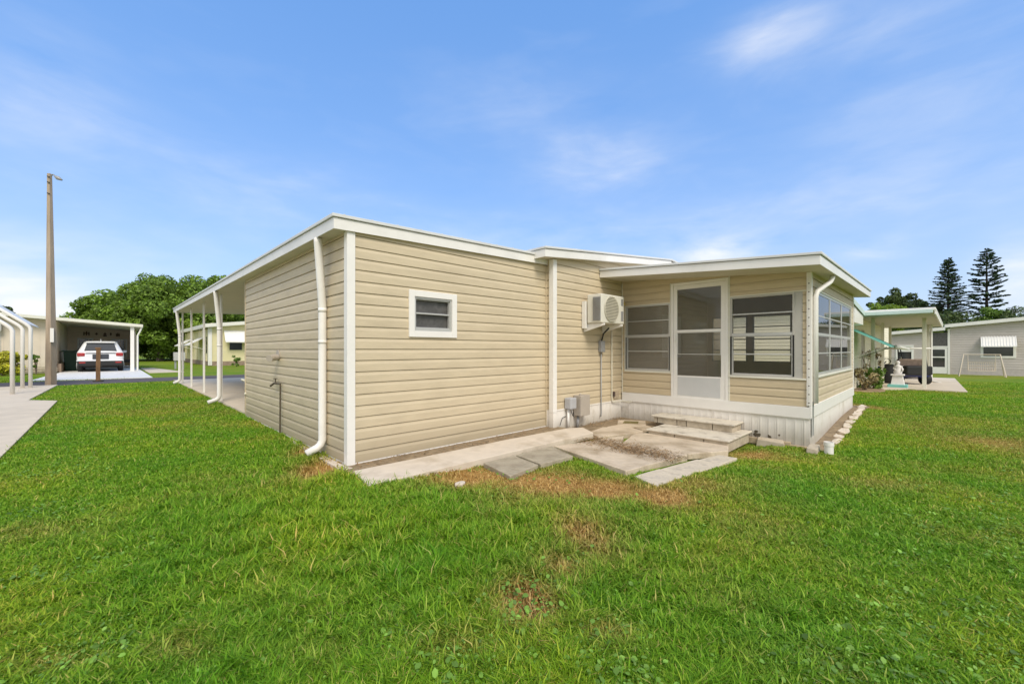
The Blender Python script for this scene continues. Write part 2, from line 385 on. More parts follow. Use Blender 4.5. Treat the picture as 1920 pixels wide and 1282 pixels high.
# dry patches of the lawn: x, y, rx, ry, strength   (world metres)
def wpt(u, v, z=0.0):
    Y = (1.29-z)*775/(v-655); return (u-960)/775*Y, Y
PATCH = []
for u, v, ru, rv, k in [(890, 890, 80, 24, 1.2), (1020, 903, 120, 27, 1.2), (1130, 910, 70, 22, 1.1), (1235, 930, 52, 24, 1.25), (985, 1150, 55, 45, 1.35), (1090, 1020, 50, 40, .8), (1050, 1080, 45, 30, .6),
                        (1140, 1215, 50, 28, .4), (605, 880, 40, 26, 1.0), (1400, 835, 60, 14, .8), (1625, 765, 22, 10, .7), (580, 850, 26, 16, .7), (90, 1262, 90, 24, .35), (330, 1235, 60, 30, .3),
                        (215, 745, 60, 8, .4), (1290, 905, 50, 20, .5), (1860, 830, 70, 20, .35), (1640, 900, 80, 20, .3), (860, 1240, 90, 30, .3), (45, 1010, 60, 25, .25)]:
    x, y = wpt(u, v, -.03); x1, _ = wpt(u+ru, v, -.03); _, ya = wpt(u, v-rv, -.03); _, yb = wpt(u, v+rv, -.03)
    PATCH.append((x, y, x1-x, (ya-yb)/2, k))
def vnoise(x, y, s, seed=0):
    """smooth value noise on arrays"""
    r = np.random.default_rng(seed).random((64, 64)); a = x*s; b = y*s
    i = np.floor(a).astype(int); j = np.floor(b).astype(int); fa = a-i; fb = b-j
    fa = fa*fa*(3-2*fa); fb = fb*fb*(3-2*fb)
    g = lambda p, q: r[p % 64, q % 64]
    return (g(i, j)*(1-fa)+g(i+1, j)*fa)*(1-fb)+(g(i, j+1)*(1-fa)+g(i+1, j+1)*fa)*fb
def dryness(x, y):
    n = .6*vnoise(x, y, 2.3, 1)+.4*vnoise(x, y, 6.1, 2)
    d = np.zeros_like(x)
    for px, py, rx, ry, k in PATCH:
        q = ((x-px)/rx)**2+((y-py)/ry)**2
        d = np.maximum(d, k*np.exp(-q*1.1)*(0.55+.9*n))
    base = .26*np.clip((.45*vnoise(x, y, .55, 3)+.35*vnoise(x, y, 1.7, 4)+.2*vnoise(x, y, 5.3, 14)-.47)*3.2, 0, 1)
    return np.clip(d+base, 0, 1.2)
dry = dryness(V[:, 0], V[:, 1])
def lawn_material():
    m = bpy.data.materials.new('lawn'); m.use_nodes = True; n, l = m.node_tree.nodes, m.node_tree.links
    p = n['Principled BSDF']; p.inputs['Roughness'].default_value = .9; p.inputs['Specular IOR Level'].default_value = .1
    g = n.new('ShaderNodeNewGeometry')
    def noise(sc, det=6, ro=.6):
        x = n.new('ShaderNodeTexNoise'); x.inputs['Scale'].default_value = sc; x.inputs['Detail'].default_value = det; x.inputs['Roughness'].default_value = ro
        l.new(g.outputs['Position'], x.inputs['Vector']); return x.outputs['Fac']
    def ramp(f, stops):
        r = n.new('ShaderNodeValToRGB'); e = r.color_ramp.elements
        e[0].position = stops[0][0]; e[0].color = (*stops[0][1], 1); e[1].position = stops[-1][0]; e[1].color = (*stops[-1][1], 1)
        for q, c in stops[1:-1]:
            z = e.new(q); z.color = (*c, 1)
        l.new(f, r.inputs[0]); return r.outputs[0]
    def mix(f, a, b, mode='MIX'):
        x = n.new('ShaderNodeMix'); x.data_type = 'RGBA'; x.blend_type = mode
        if isinstance(f, float): x.inputs['Factor'].default_value = f
        else: l.new(f, x.inputs['Factor'])
        l.new(a, x.inputs['A']); l.new(b, x.inputs['B']); return x.outputs['Result']
    fine = ramp(noise(38, 6, .7), [(.30, (.08, .13, .012)), (.5, (.145, .225, .016)), (.72, (.25, .33, .035))])
    big = ramp(noise(.55, 5, .55), [(.30, (.70, .92, .7)), (.5, (1, 1, 1)), (.70, (1.35, 1.08, 1.0))])
    col = mix(1.0, fine, big, 'MULTIPLY')
    a = n.new('ShaderNodeAttribute'); a.attribute_name = 'dry'
    straw = ramp(noise(55, 5, .7), [(.3, (.21, .115, .035)), (.55, (.46, .27, .085)), (.75, (.62, .43, .17))])
    cl = n.new('ShaderNodeClamp'); l.new(a.outputs['Fac'], cl.inputs[0])
    col = mix(cl.outputs[0], col, straw)
    l.new(col, p.inputs['Base Color'])
    b = n.new('ShaderNodeBump'); b.inputs['Strength'].default_value = .8; b.inputs['Distance'].default_value = .03
    l.new(noise(30, 5, .7), b.inputs['Height']); l.new(b.outputs[0], p.inputs['Normal'])
    return m
lawn = np_mesh('ground', V, F, lawn_material(), attr={'dry': dry}); structure(lawn)
for p_ in lawn.data.polygons: p_.use_smooth = True

def sheet(name, poly, z, m, h=.12, follow=False):
    mb = MB()
    zt = [(gz(*p)+z) if follow else z for p in poly]
    mb.prism(poly, [q-h for q in zt], zt)
    return structure(mb.build(name, m))
# the road, parallel to the window wall
sheet('road', [(-60, 17.25), (40, 17.25), (40, 20.15), (.2, 20.15), (-60, 22.9)], .012, ASPH, .3)
sheet('path', [(-2.82, -14), (-2.82, 10.5), (-3.35, 11.2), (-3.22, 17.3), (-9, 17.3), (-9, -14)], .035, CONCL, .3)        # the neighbour's slab on the left
sheet('driveway', [(-4.2, 20.9), (-.5, 20.2), (-.55, 38.5), (-3.85, 38.5), (-3.85, 28.5)], .035, DRIVE, .3)
sheet('driveway_apron', [(-.35, 25.3), (1.15, 25.3), (.25, 33), (-.4, 33)], .03, CONCL, .3)
sheet('carport_slab', [(.03, 4.86), (3.28, 4.86), (3.28, 17.22), (-.02, 17.22)], .035, CONCL, .3)
sheet('terrace_slab', [(15.1, -2.75), (17.3, -3.9), (17.3, -5.25), (30, -5.25), (30, -2.75)], .04, CONCL, .3, True)

SOIL = mat('bare_soil', (.27, .20, .12), .95, .3, 12, .6, 30, dark=(.13, .09, .05), dscale=5, damt=.6)
sheet('soil', [(-.12, -.36), (3.45, -.42), (3.45, -.10), (3.35, .05), (-.12, .05)], .004, SOIL, .1)
mbs = MB(); ks = np.linspace(5.3, 10.3, 14)
for a, b in zip(ks, ks[1:]): mbs.prism([(a, -3.52), (b, -3.52), (b, -3.2), (a, -3.2)], -.5, [gz(a, -3.52)+.012, gz(b, -3.52)+.012, gz(b, -3.2)+.012, gz(a, -3.2)+.012])
structure(mbs.build('soil_bed', SOIL))
sheet('soil_patch', [(3.45, -.95), (5.45, -1.1), (5.45, -.1), (3.45, -.1)], -.070, SOIL, .1)

# ================================================================ MAIN HOME
home = thing('mobile_home', 'beige vinyl sided mobile home with white trim, carport and screened porch, nearest to the camera', 'house', (0, 0, 0))
# --- gable-less flat roof slopes: height of the soffit over (s, t)
def z1(s, t): return 2.603+.03*s+.008*t*.6          # utility room + carport roof (underside)
def z2(s, t): return 2.752+.105*(s-3.0)             # main body roof (underside)
sA0, sA1 = 0.0, 3.335
TB, SP, TP, SE = -.1515, 5.454, -3.266, 9.88
top1 = ((0, 0, z1(0, 0)), (-.03, -.0048, 1))
top2 = ((3.0, 0, z2(3.0, 0)), (-.105, 0, 1))
win = (.739, 1.466, 1.445, 2.03)
w = MB(); siding(w, FA(0), 0, sA1, .02, 2.9, [win], phase=.02, top=top1); w.build('window_wall_siding', SIDING, home)
w = MB(); siding(w, FB(0), 0, 4.79, .02, 2.9, phase=.02, top=top1); w.build('carport_wall_siding', SIDING, home)
w = MB(); siding(w, lambda u, d, z: (u, 4.79+d, z), 0, 3.3, .02, 2.9, phase=.02, top=top1); w.build('rear_wall_siding', SIDING, home)
w = MB(); core(w, FA(0), .08, sA1-.01, .0, 2.9, [win], top=top1); core(w, FB(0), .0095, 4.78, .0, 2.9, top=top1); w.build('wall_core', INT, home)
w = MB(); w.box(-.012, -.001, -.001, 4.79, -.06, .018); w.box(-.012, sA1, -.012, -.0015, -.06, .018); w.build('base_flashing', WHITE, home)
# AC wall (main body), porch inner side wall and its return
w = MB(); siding(w, FA(TB), 3.335, SE, .287, 3.6, [(7.2, 8.3, 1.1, 2.1)], phase=.287-.1277, top=top2); w.build('main_wall_siding', SIDING, home)
w = MB(); siding(w, FB(3.335), TB, 0, .287, 2.9, phase=.02, top=top2); w.build('return_siding', SIDING, home)
w = MB(); siding(w, lambda u, d, z: (3.32-d, u, z), 4.8, 14.9, .3, 2.9, phase=.02, top=top2); w.build('carport_inner_siding', SIDING, home)
w = MB(); core(w, FA(TB), 3.345, SE, -.1, 3.6, [(7.2, 8.3, 1.1, 2.1)], top=top2); core(w, lambda u, d, z: (3.335-d, u, z), TB+.08, 14.95, -.1, 3.1, top=top2)
w.build('main_wall_core', INT, home)
w = MB(); w.slab(FA(TB), 3.338, SP-.004, -.2, .285, .001, .012); w.slab(FB(3.335), TB+.003, -.003, -.1, .285, .001, .010)
for i in range(17): w.slab(FA(TB), 3.4+i*.12, 3.412+i*.12, -.2, .28, .012, .016)
w.slab(FA(TB), 3.338, SP-.004, .268, .292, .0125, .022)
w.build('skirting', SKIRT, home)
w = MB(); w.box(6.9, 8.6, TB+.02, TB+.03, 1.0, 2.2); w.build('curtain', WHITE2, home)
# corner posts
def zsoff1(s, t): return z1(s, t)-.004
def lpost(w, s, t, a, b, z0, z1): return w.prism([(s, t), (s+a, t), (s+a, t+.013), (s+.013, t+.013), (s+.013, t+b), (s, t+b)], z0, z1)
w = MB(); lpost(w, -.030, -.030, .092, .092, -.02, 2.60); w.build('corner_post', WHITE2, home, .004)
w = MB(); lpost(w, 3.305, TB-.030, .095, .092, .25, 2.775); w.build('corner_post', WHITE2, home, .003)
w = MB(); lpost(w, 3.307, TB-.028, .093, .09, -.08, .248); w.build('corner_post', SKIRT, home, .003)
w = MB(); w.box(3.30, 3.3345, -.022, -.0155, .02, 2.69); w.build('inside_corner_trim', SIDING, home)
w = MB(); w.box(-.022, .012, 4.79, 4.83, .02, 2.6); w.build('corner_post', SIDING, home, .003)
# roof over utility room and carport
e0 = -.185; tF = -.055; tE = 15.35; sE = 3.32
def zt1(s, t): return z1(s, t)+.105
def roofslab(mb, poly, zb, th):
    mb.prism(poly, [zb(*p) for p in poly], [zb(*p)+th for p in poly])
w = MB(); roofslab(w, [(e0+.012, tF+.012), (sE, tF+.012), (sE, tE-.012), (e0+.012, tE-.012)], z1, .09); w.build('soffit', SOFFIT, home)
w = MB(); roofslab(w, [(e0-.02, tF-.02), (sE+.02, tF-.02), (sE+.02, tE+.02), (e0-.02, tE+.02)], lambda s, t: z1(s, t)+.118, .035)
for i in range(11):     # standing seams of the pan roof
    s_ = e0+.1+i*.32
    w.prism([(s_, tF-.018), (s_+.02, tF-.018), (s_+.02, tE), (s_, tE)], [z1(s_, 0)+.153]*2+[z1(s_, tE)+.153]*2, [z1(s_, 0)+.160]*2+[z1(s_, tE)+.160]*2)
w.build('roof', ROOFM, home, .004)
w = MB()
w.prism([(e0, tF), (sE, tF), (sE, tF+.011), (e0+.011, tF+.011)], [z1(e0, tF)-.008, z1(sE, tF)-.008, z1(sE, tF)-.008, z1(e0, tF)-.008], [z1(e0, tF)+.112, z1(sE, tF)+.112, z1(sE, tF)+.112, z1(e0, tF)+.112])
w.prism([(e0, tF), (e0+.011, tF+.011), (e0+.011, tE), (e0, tE)], [z1(e0, tF)-.008]*2+[z1(e0, tE)-.008]*2, [z1(e0, tF)+.112]*2+[z1(e0, tE)+.112]*2)
w.prism([(e0, tE), (e0+.011, tE), (sE, tE), (sE, tE+.011)], [z1(e0, tE)-.008]*2+[z1(sE, tE)-.008]*2, [z1(e0, tE)+.112]*2+[z1(sE, tE)+.112]*2)
w.build('fascia', WHITE, home, .003)
# main body roof
f2s, f2t = 2.98, TB-.14
w = MB(); roofslab(w, [(f2s+.012, f2t+.012), (7.4, f2t+.012), (7.4, 15), (f2s+.012, 15)], z2, .10)
w.prism([(7.4, f2t+.012), (11.6, f2t+.012), (11.6, 15), (7.4, 15)], [z2(7.4, 0), z2(4.9, 0), z2(4.9, 0), z2(7.4, 0)], [z2(7.4, 0)+.1, z2(4.9, 0)+.1, z2(4.9, 0)+.1, z2(7.4, 0)+.1]); w.build('soffit', SOFFIT, home)
w = MB(); roofslab(w, [(f2s-.015, f2t-.02), (7.4, f2t-.02), (7.4, 15.02), (f2s-.015, 15.02)], lambda s, t: z2(s, t)+.125, .035)
w.prism([(7.4, f2t-.02), (11.65, f2t-.02), (11.65, 15.02), (7.4, 15.02)], [z2(7.4, 0)+.125, z2(4.85, 0)+.125, z2(4.85, 0)+.125, z2(7.4, 0)+.125], [z2(7.4, 0)+.16, z2(4.85, 0)+.16, z2(4.85, 0)+.16, z2(7.4, 0)+.16]); w.build('roof', ROOFM, home, .004)
w = MB()
w.prism([(f2s, f2t), (7.4, f2t), (7.4, f2t+.011), (f2s+.011, f2t+.011)], [z2(f2s, 0)-.005, z2(7.4, 0)-.005, z2(7.4, 0)-.005, z2(f2s, 0)-.005], [z2(f2s, 0)+.119, z2(7.4, 0)+.119, z2(7.4, 0)+.119, z2(f2s, 0)+.119])
w.prism([(f2s, f2t), (f2s+.011, f2t+.011), (f2s+.011, 15), (f2s, 15)], z2(f2s, 0)-.005, z2(f2s, 0)+.119)
w.build('fascia', WHITE, home, .003)
w = MB(); w.box(3.38, 11.4, 0, 14.9, -.2, .25); w.box(11.32, 11.4, TB, 14.9, .25, 3.1); w.box(3.38, 11.4, 14.82, 14.9, .25, 3.0); w.build('rear_walls', INT, home)
# the little window
w = MB(); w.frame(FA(0), win[0], win[1], win[2], win[3], .078, -.02, .034); wf = w.build('window', WHITE2, home, .004)
w = MB(); w.frame(FA(0), win[0]+.079, win[1]-.079, win[2]+.079, win[3]-.079, .022, -.03, .018, wb=.036)
w.frame(FA(0), win[0]+.101, win[1]-.101, win[2]+.115, win[3]-.101, .012, -.035, .002)
w.slab(FA(0), win[0]+.113, win[1]-.113, 1.738, 1.757, -.03, .006); w.build('sash', FRAMEG, wf, .002)
w = MB(); w.slab(FA(0), win[0]+.105, win[1]-.105, win[2]+.11, win[3]-.105, -.055, -.045); w.build('screen', DSCREEN, wf)
# downspouts of the left eave
def downspout(t0, t1, sw=.035, zt=None, bot=.10, ll=.18):
    w = MB(); zt = zt or z1(e0, t0)-.004
    s0, s1 = e0+.03, -.062
    w.tube([(s0, t0, zt), (s0+.002, t0+.005, zt-.05), (s1, t1, 1.80), (s1, t1, 1.70), (s1, t1, bot+.10), (s1-.02, t1, bot+.045), (s1-.06, t1+.0, bot+.01), (s1-ll, t1+.01, bot-.045)], .046, 14)
    w.tube([(s1, t1, 1.40), (s1, t1, 1.36)], .0485, 14); w.tube([(s1, t1, 1.79), (s1, t1, 1.74)], .0485, 14)
    return w.build('downspout', WHITE, home, smooth=True)
downspout(.50, .62, bot=.10); downspout(7.0, 7.15, bot=.11, ll=.22); downspout(14.6, 14.72, bot=.11)
w = MB(); w.tube([(.02, 4.86, .0), (.02, 4.86, 2.58)], .030, 12); w.tube([(.02, 4.86, .40), (.02, 4.86, .44)], .037, 12); w.tube([(.02, 4.86, .62), (.02, 4.86, .67)], .038, 12)
w.tube([(.02, 4.86, .67), (-.05, 4.95, .70)], .022, 10); w.tube([(.02, 4.86, .40), (-.03, 4.74, .44)], .02, 10)
w.build('vent_pipe', PVC, home, smooth=True)
for t_ in (15.1, 12.8, 10.25, 7.68):
    w = MB(); w.box(.035, .085, t_-.025, t_+.025, .036, z1(.06, t_)-.001); w.build('carport_post', WHITE, home, .006)
# dryer vent and faucet
w = MB(); w.lathe([(.085, 0), (.085, .01)], n=18)
w.bm.transform(Matrix.Translation((-.016, 2.62, 1.20)) @ Matrix.Rotation(-math.pi/2, 4, 'Y'))
w.tube([(-.016, 2.60, 1.17), (-.10, 2.56, 1.165), (-.17, 2.50, 1.15)], [.045, .05, .052], 12)
w.build('dryer_vent', TAUPE, home, smooth=False)
fau = thing('water_faucet', 'rusty iron standpipe with brass tap against the carport side wall', 'tap', (-.05, 2.38, 0))
w = MB(); w.tube([(-.05, 2.40, -.03), (-.05, 2.38, .77)], .012, 8); w.tube([(-.05, 2.38, .765), (-.055, 2.58, .765)], .013, 8); w.build('pipe', RUST, fau)
w = MB(); w.tube([(-.055, 2.52, .765), (-.075, 2.62, .765), (-.11, 2.68, .72)], .016, 8); w.tube([(-.06, 2.60, .77), (-.06, 2.60, .83)], .008, 8); w.box(-.085, -.035, 2.58, 2.62, .83, .842); w.build('tap', RUST, fau)

# --- porch
def zp(s, t): return 2.392+(t+3.52)*.073+(s-4.65)*.016       # underside
PS, PT, PE = 4.66, -3.52, 10.55
topp = ((PS, PT, zp(PS, PT)), (-.016, -.073, 1))
door_o = (-2.157, -1.185, .40, 2.485); w1o = (-1.165, -.255, .885, 2.135); w2o = (-3.185, -2.185, .862, 2.15)
ops = [door_o, w1o, w2o]
w = MB(); siding(w, FB(SP), TP+.03, TB-.016, .445, 2.8, ops, phase=.445, top=topp); w.build('porch_front_siding', SIDING2, home)
rwo = (5.80, 9.56, .885, 2.19)
w = MB(); siding(w, FA(TP), SP+.03, SE, .455, 2.8, [rwo], phase=.445, top=topp); w.build('porch_side_siding', SIDING, home)
w = MB(); core(w, FB(SP), TP+.085, TB-.02, .30, 2.8, ops, -.009, -.08, topp); core(w, FA(TP), SP+.0095, SE-.01, .30, 2.8, [rwo], -.0095, -.08, topp); w.build('porch_wall_core', INT, home)
bo = [(-1.16, -.29, .965, 2.15), (-2.13, -1.285, .965, 2.15), (-3.08, -2.26, .965, 2.15)]
w = MB(); core(w, FB(SE), TP+.082, TB-.02, .30, 2.9, bo, 0, -.08, topp); w.build('porch_back_wall', INT, home)
w = MB()
for b in bo:
    w.frame(FB(SE), *b, .03, .0, -.05)
    for q in (.26, .5, .62, .76): w.slab(FB(SE), b[0]+.03, b[1]-.03, b[2]+q*(b[3]-b[2])-.012, b[2]+q*(b[3]-b[2])+.012, -.01, -.04)
w.build('porch_back_window', JAMB, home)
w = MB(); w.box(SP+.09, SE-.002, TP+.085, TB-.02, .26, .33); w.build('porch_floor', CARPET, home)
w = MB(); roofslab(w, [(PS+.012, PT+.012), (PE-.012, PT+.012), (PE-.012, TB-.018), (PS+.012, TB-.018)], zp, .09); w.build('porch_ceiling', SOFFIT, home)
w = MB(); roofslab(w, [(PS-.02, PT-.02), (PE+.02, PT-.02), (PE+.02, TB-.017), (PS-.02, TB-.017)], lambda s, t: zp(s, t)+.125, .035)
w.build('porch_roof', ROOFM, home, .004)
w = MB()
A_, B_, C_, D_ = (PS, TB-.02), (PS, PT), (PE, PT), (PE, TB-.02)
def fas(a, b, ia, ib):
    w.prism([a, b, ib, ia], [zp(*a)-.006, zp(*b)-.006, zp(*b)-.006, zp(*a)-.006], [zp(*a)+.118, zp(*b)+.118, zp(*b)+.118, zp(*a)+.118])
fas(A_, B_, (PS+.011, TB-.02), (PS+.011, PT+.011)); fas(B_, C_, (PS+.011, PT+.011), (PE, PT+.011)); fas(C_, D_, (PE-.011, PT+.012), (PE-.011, TB-.02))
w.build('porch_fascia', WHITE, home, .003)
# white band, skirting, trims of the porch
w = MB(); w.slab(FB(SP), TP-.022, TB-.03, .272, .44, .0, .03); w.slab(FA(TP), SP-.0305, SE+.02, .284, .46, .0, .03); w.build('porch_band', WHITE2, home, .004)
w = MB(); w.slab(FB(SP), TP, TB-.018, -.30, .271, -.01, .006)
n_ = 26
for i in range(n_):
    a = TP+.05+i*(TB-.07-TP-.05)/n_; w.slab(FB(SP), a, a+.018, -.30, .262, .006, .012); w.slab(FB(SP), a+.04, a+.046, -.30, .262, .006, .009)
w.slab(FB(SP), TP, TB-.02, .258, .2715, .0125, .02)
w.slab(FA(TP), SP-.0061, SE, -.35, .283, -.01, .006)
w.build('porch_skirting', SKIRT, home)
w = MB(); lpost(w, SP-.032, TP-.030, .075, .062, .462, zp(SP, TP)-.002); w.build('porch_corner_post', WHITE2, home, .003)
w = MB(); w.box(SE-.04, SE+.012, TP-.026, TP+.02, .461, zp(SE, TP)); w.build('porch_corner_post', WHITE2, home, .003)
def perf_mat():
    m = mat('perforated_trim', (.74, .71, .66), .45); n, l = m.node_tree.nodes, m.node_tree.links; p = [x for x in n if x.type == 'BSDF_PRINCIPLED'][0]
    t = n.new('ShaderNodeTexCoord'); sp = n.new('ShaderNodeSeparateXYZ'); l.new(t.outputs['Object'], sp.inputs[0])
    a = n.new('ShaderNodeMath'); a.operation = 'MODULO'; a.inputs[1].default_value = .125; l.new(sp.outputs[2], a.inputs[0])
    b = n.new('ShaderNodeMath'); b.operation = 'LESS_THAN'; b.inputs[1].default_value = .014; l.new(a.outputs[0], b.inputs[0])
    src = p.inputs['Base Color'].links[0].from_socket; mx = n.new('ShaderNodeMix'); mx.data_type = 'RGBA'; l.new(b.outputs[0], mx.inputs['Factor']); l.new(src, mx.inputs['A']); mx.inputs['B'].default_value = (.10, .08, .06, 1)
    l.new(mx.outputs['Result'], p.inputs['Base Color']); return m
w = MB(); w.box(SP-.0345, SP-.0325, TP-.006, TP+.012, .47, 2.36); w.build('perforated_strip', perf_mat(), home)
w = MB(); w.box(SE-.012, SE+.004, TP-.0285, TP-.0265, .47, 2.36); w.build('perforated_strip', perf_mat(), home)
w = MB()
w.slab(FB(SP), -1.180, -1.168, .885, 2.495, .001, .024); w.slab(FB(SP), -1.18, -.24, 2.136, 2.150, .001, .024); w.slab(FB(SP), -.252, -.236, .87, 2.135, .001, .024); w.slab(FB(SP), -1.18, -.236, .855, .883, .001, .03)
w.slab(FB(SP), TP+.035, -2.16, 2.152, 2.166, .001, .024); w.slab(FB(SP), TP+.035, -2.185, .835, .861, .001, .032); w.slab(FB(SP), -2.182, -2.162, .44, 2.5, .001, .022)
w.slab(FB(SP), -.19, -.172, .44, 2.6, .001, .02)
w.slab(FA(TP), 5.775, 9.58, 2.191, 2.215, .001, .026); w.slab(FA(TP), 5.775, 9.58, .855, .884, .001, .034); w.slab(FA(TP), 9.561, 9.58, .886, 2.189, .001, .024); w.slab(FA(TP), 5.775, 5.798, .886, 2.189, .001, .024)
w.build('window_trim', LTRIM, home, .002)
# porch door
pd = MB(); pd.frame(FB(SP), *door_o, .045, -.05, .026, wb=.02, wt=.05); pdo = pd.build('screen_door', WHITE2, home, .004)
d0, d1, dz0, dz1 = door_o[0]+.047, door_o[1]-.047, .425, 2.432
w = MB()
w.frame(FB(SP), d0, d1, dz0, dz1, .066, -.012, .019, wb=.40, wt=.07)
w.slab(FB(SP), d0+.066, d1-.066, 1.595, 1.638, -.01, .017)
w.build('door_leaf', WHITE2, pdo, .004)
w = MB(); w.slab(FB(SP), d0+.075, d1-.075, .47, .80, .019, .0215); w.build('kick_panel', mat('kick_panel_grey', (.56, .56, .55), .5, .03, 5), pdo, .001)
w = MB(); w.slab(FB(SP), d0+.062, d1-.062, .822, 1.598, .0, .003); w.slab(FB(SP), d0+.062, d1-.062, 1.636, 2.365, .0, .003); w.build('door_glass', glass_mat('door_screen', (.88, .87, .83), .13, (.42, .39, .33), .05, 1.4), pdo)
w = MB(); w.frame(FB(SP), d0+.0665, d1-.0665, 1.2, 1.594, .012, -.006, .014); w.build('door_screen_frame', FRAMEG, pdo)
w = MB(); w.slab(FB(SP), d1-.05, d1-.02, 1.42, 1.54, .019, .045); w.build('door_handle', WHITE2, pdo, .004)
# porch front windows
def vwin(o, fn, rails, mid, jamb=.03, jl=.0, jr=.0, gl=SCREEN, black=True, flush=False):
    fp, rp, p0, p1 = (.013, .010, .003, .006) if flush else (.016, .012, -.03, -.027)
    a, b, c, d = o
    w = MB()
    if jl: w.slab(fn, a, a+jl, c, d, -.05, .006)
    if jr: w.slab(fn, b-jr, b, c, d, -.05, .006)
    a2, b2 = a+jl, b-jr
    w.frame(fn, a2, b2, c, d, jamb, -.05, fp); root = w.build('porch_window', JAMB if jl else FRAMEG, home, .002)
    w = MB(); w.slab(fn, a2+jamb, b2-jamb, mid-.022, mid+.022, -.02, rp)
    for q in rails: w.slab(fn, a2+jamb, b2-jamb, q-.010, q+.010, -.025, .0085 if flush else .002)
    w.frame(fn, a2+jamb+.002, b2-jamb-.002, c+jamb, mid-.023, .012, -.02, .006)
    w.build('window_rail', FRAMEG, root, .001)
    if black:
        w = MB(); w.slab(fn, a2+.004, a2+jamb-.004, c+.02, mid-.024, .0165, .019); w.build('black_track', BLACK, root); w = MB(); w.slab(fn, b2-jamb+.004, b2-.004, c+.02, mid-.024, .0165, .019); w.build('black_track', BLACK, root)
    w = MB(); w.slab(fn, a2+jamb-.004, b2-jamb+.004, c+jamb-.004, d-jamb+.004, p0, p1); w.build('pane', gl, root)
    return root
vwin(w1o, FB(SP), (1.835, 1.255), 1.55, .028)
vwin(w2o, FB(SP), (1.86, 1.215), 1.53, .030, jl=.10, gl=SCREEN2)
sp_ = (5.80, 6.60, 7.80, 9.56); sp_ = (5.80, 7.05, 8.30, 9.56)
for a, b in zip(sp_, sp_[1:]): vwin((a, b, .885, 2.19), FA(TP), (1.82, 1.23), 1.53, .04, gl=GLASSR, black=False, flush=True)
# porch gutter elbow and downspout
w = MB(); w.tube([(5.98, PT+.06, zp(5.9, PT)-.003), (5.98, PT+.06, 2.38), (5.93, PT+.08, 2.31), (5.80, PT+.12, 2.25), (5.55, TP-.075, 2.14), (5.52, TP-.062, 2.06), (5.52, TP-.062, .50)], .034, 12); w.build('downspout', WHITE, home, smooth=True)
w = MB(); w.box(5.475, 5.57, TP-.034, TP-.031, .02, .52); w.build('bare_metal_strip', GREYM, home)
# rusted, torn bottom of the skirting
w = MB()
for (a, b, c, d) in ((-2.66, -2.50, -.10, -.02), (-2.78, -2.72, -.10, -.03), (-2.90, -2.87, -.04, .0), (-2.86, -2.80, -.16, -.12), (-3.10, -3.04, -.235, -.20), (-2.60, -2.53, -.03, .012)):
    cx, cz = (a+b)/2, (c+d)/2; pts = []
    for k in range(11):
        th = k/11*6.283; rr = .55+.6*random.random(); pts.append(FB(SP)(cx+(b-a)/2*rr*math.cos(th), .0125, cz+(d-c)/2*rr*math.sin(th)))
    w.face(pts); w.build('rust_hole', RUST, home); w = MB()
w.bm.free()
pl = thing('porch_light', 'small amber wall lamp fixed in the porch corner beside the air conditioner', 'lamp', (5.33, TB-.07, 2.17))
w = MB(); w.lathe([(.02, .05), (.05, .04), (.065, 0), (.07, -.03), (.05, -.045)], (5.33, TB-.075, 2.20), 14); w.build('lamp_shade', AMBER, pl, smooth=True)
w = MB(); w.box(5.30, 5.36, TB-.06, TB-.016, 2.19, 2.25); w.build('bracket', WHITE2, pl, .004)

# --- mini split unit
ac = thing('air_conditioner', 'white outdoor air conditioner unit on wall brackets beside the porch', 'air conditioner', (4.4, TB, 1.78))
bx = (4.12, 4.85, TB-.42, TB-.12, 1.75, 2.25)
w = MB(); w.box(*bx); w.build('casing', mat('ac_cream', (.70, .67, .58), .45, .04, 5), ac, .015)
w = MB(); w.box(4.108, 4.1195, TB-.40, TB-.25, 1.79, 2.20)
for i in range(24): w.box(4.100, 4.108, TB-.40, TB-.25, 1.80+i*.0165, 1.805+i*.0165)
w.build('side_coil', GREYM, ac)
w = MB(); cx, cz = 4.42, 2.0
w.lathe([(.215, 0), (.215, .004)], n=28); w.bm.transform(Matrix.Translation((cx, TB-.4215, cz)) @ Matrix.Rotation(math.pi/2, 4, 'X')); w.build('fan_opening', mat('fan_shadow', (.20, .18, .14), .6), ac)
w = MB()
for i in range(17):
    zz = cz-.21+i*.02625; hw = math.sqrt(max(.0, .222**2-(zz-cz)**2)); w.box(cx-hw, cx+hw, TB-.442, TB-.426, zz-.006, zz+.007)
w.tube([(cx+.222*math.cos(k/28*6.2832), TB-.432, cz+.222*math.sin(k/28*6.2832)) for k in range(29)], .008, 6, cap=False)
w.build('fan_grille', mat('ac_grille', (.62, .58, .47), .5), ac)
w = MB(); w.box(4.74, 4.82, TB-.423, TB-.4205, 1.80, 1.98); w.build('side_panel', GREYM, ac, .003); w = MB(); w.box(4.74, 4.82, TB-.423, TB-.4205, 2.08, 2.2); w.build('side_panel', GREYM, ac, .003)
w = MB()
for s_ in (4.16, 4.74):
    w.prism([(0, 0)]*0 or [(s_, TB-.44), (s_+.035, TB-.44), (s_+.035, TB-.018), (s_, TB-.018)], [1.71, 1.71, 1.60, 1.60], 1.742); w.build('bracket', WHITE2, ac, .003); w = MB()
w.box(4.10, 4.15, TB-.10, TB-.02, 1.66, 2.14)
w.build('wall_rail', WHITE2, ac, .003)
db = thing('electrical_disconnect', 'small grey electrical switch box with conduit under the air conditioner', 'electrical box', (4.68, TB, 0))
w = MB(); w.box(4.62, 4.74, TB-.09, TB-.016, 1.24, 1.45); w.build('box', GREYM, db, .008)
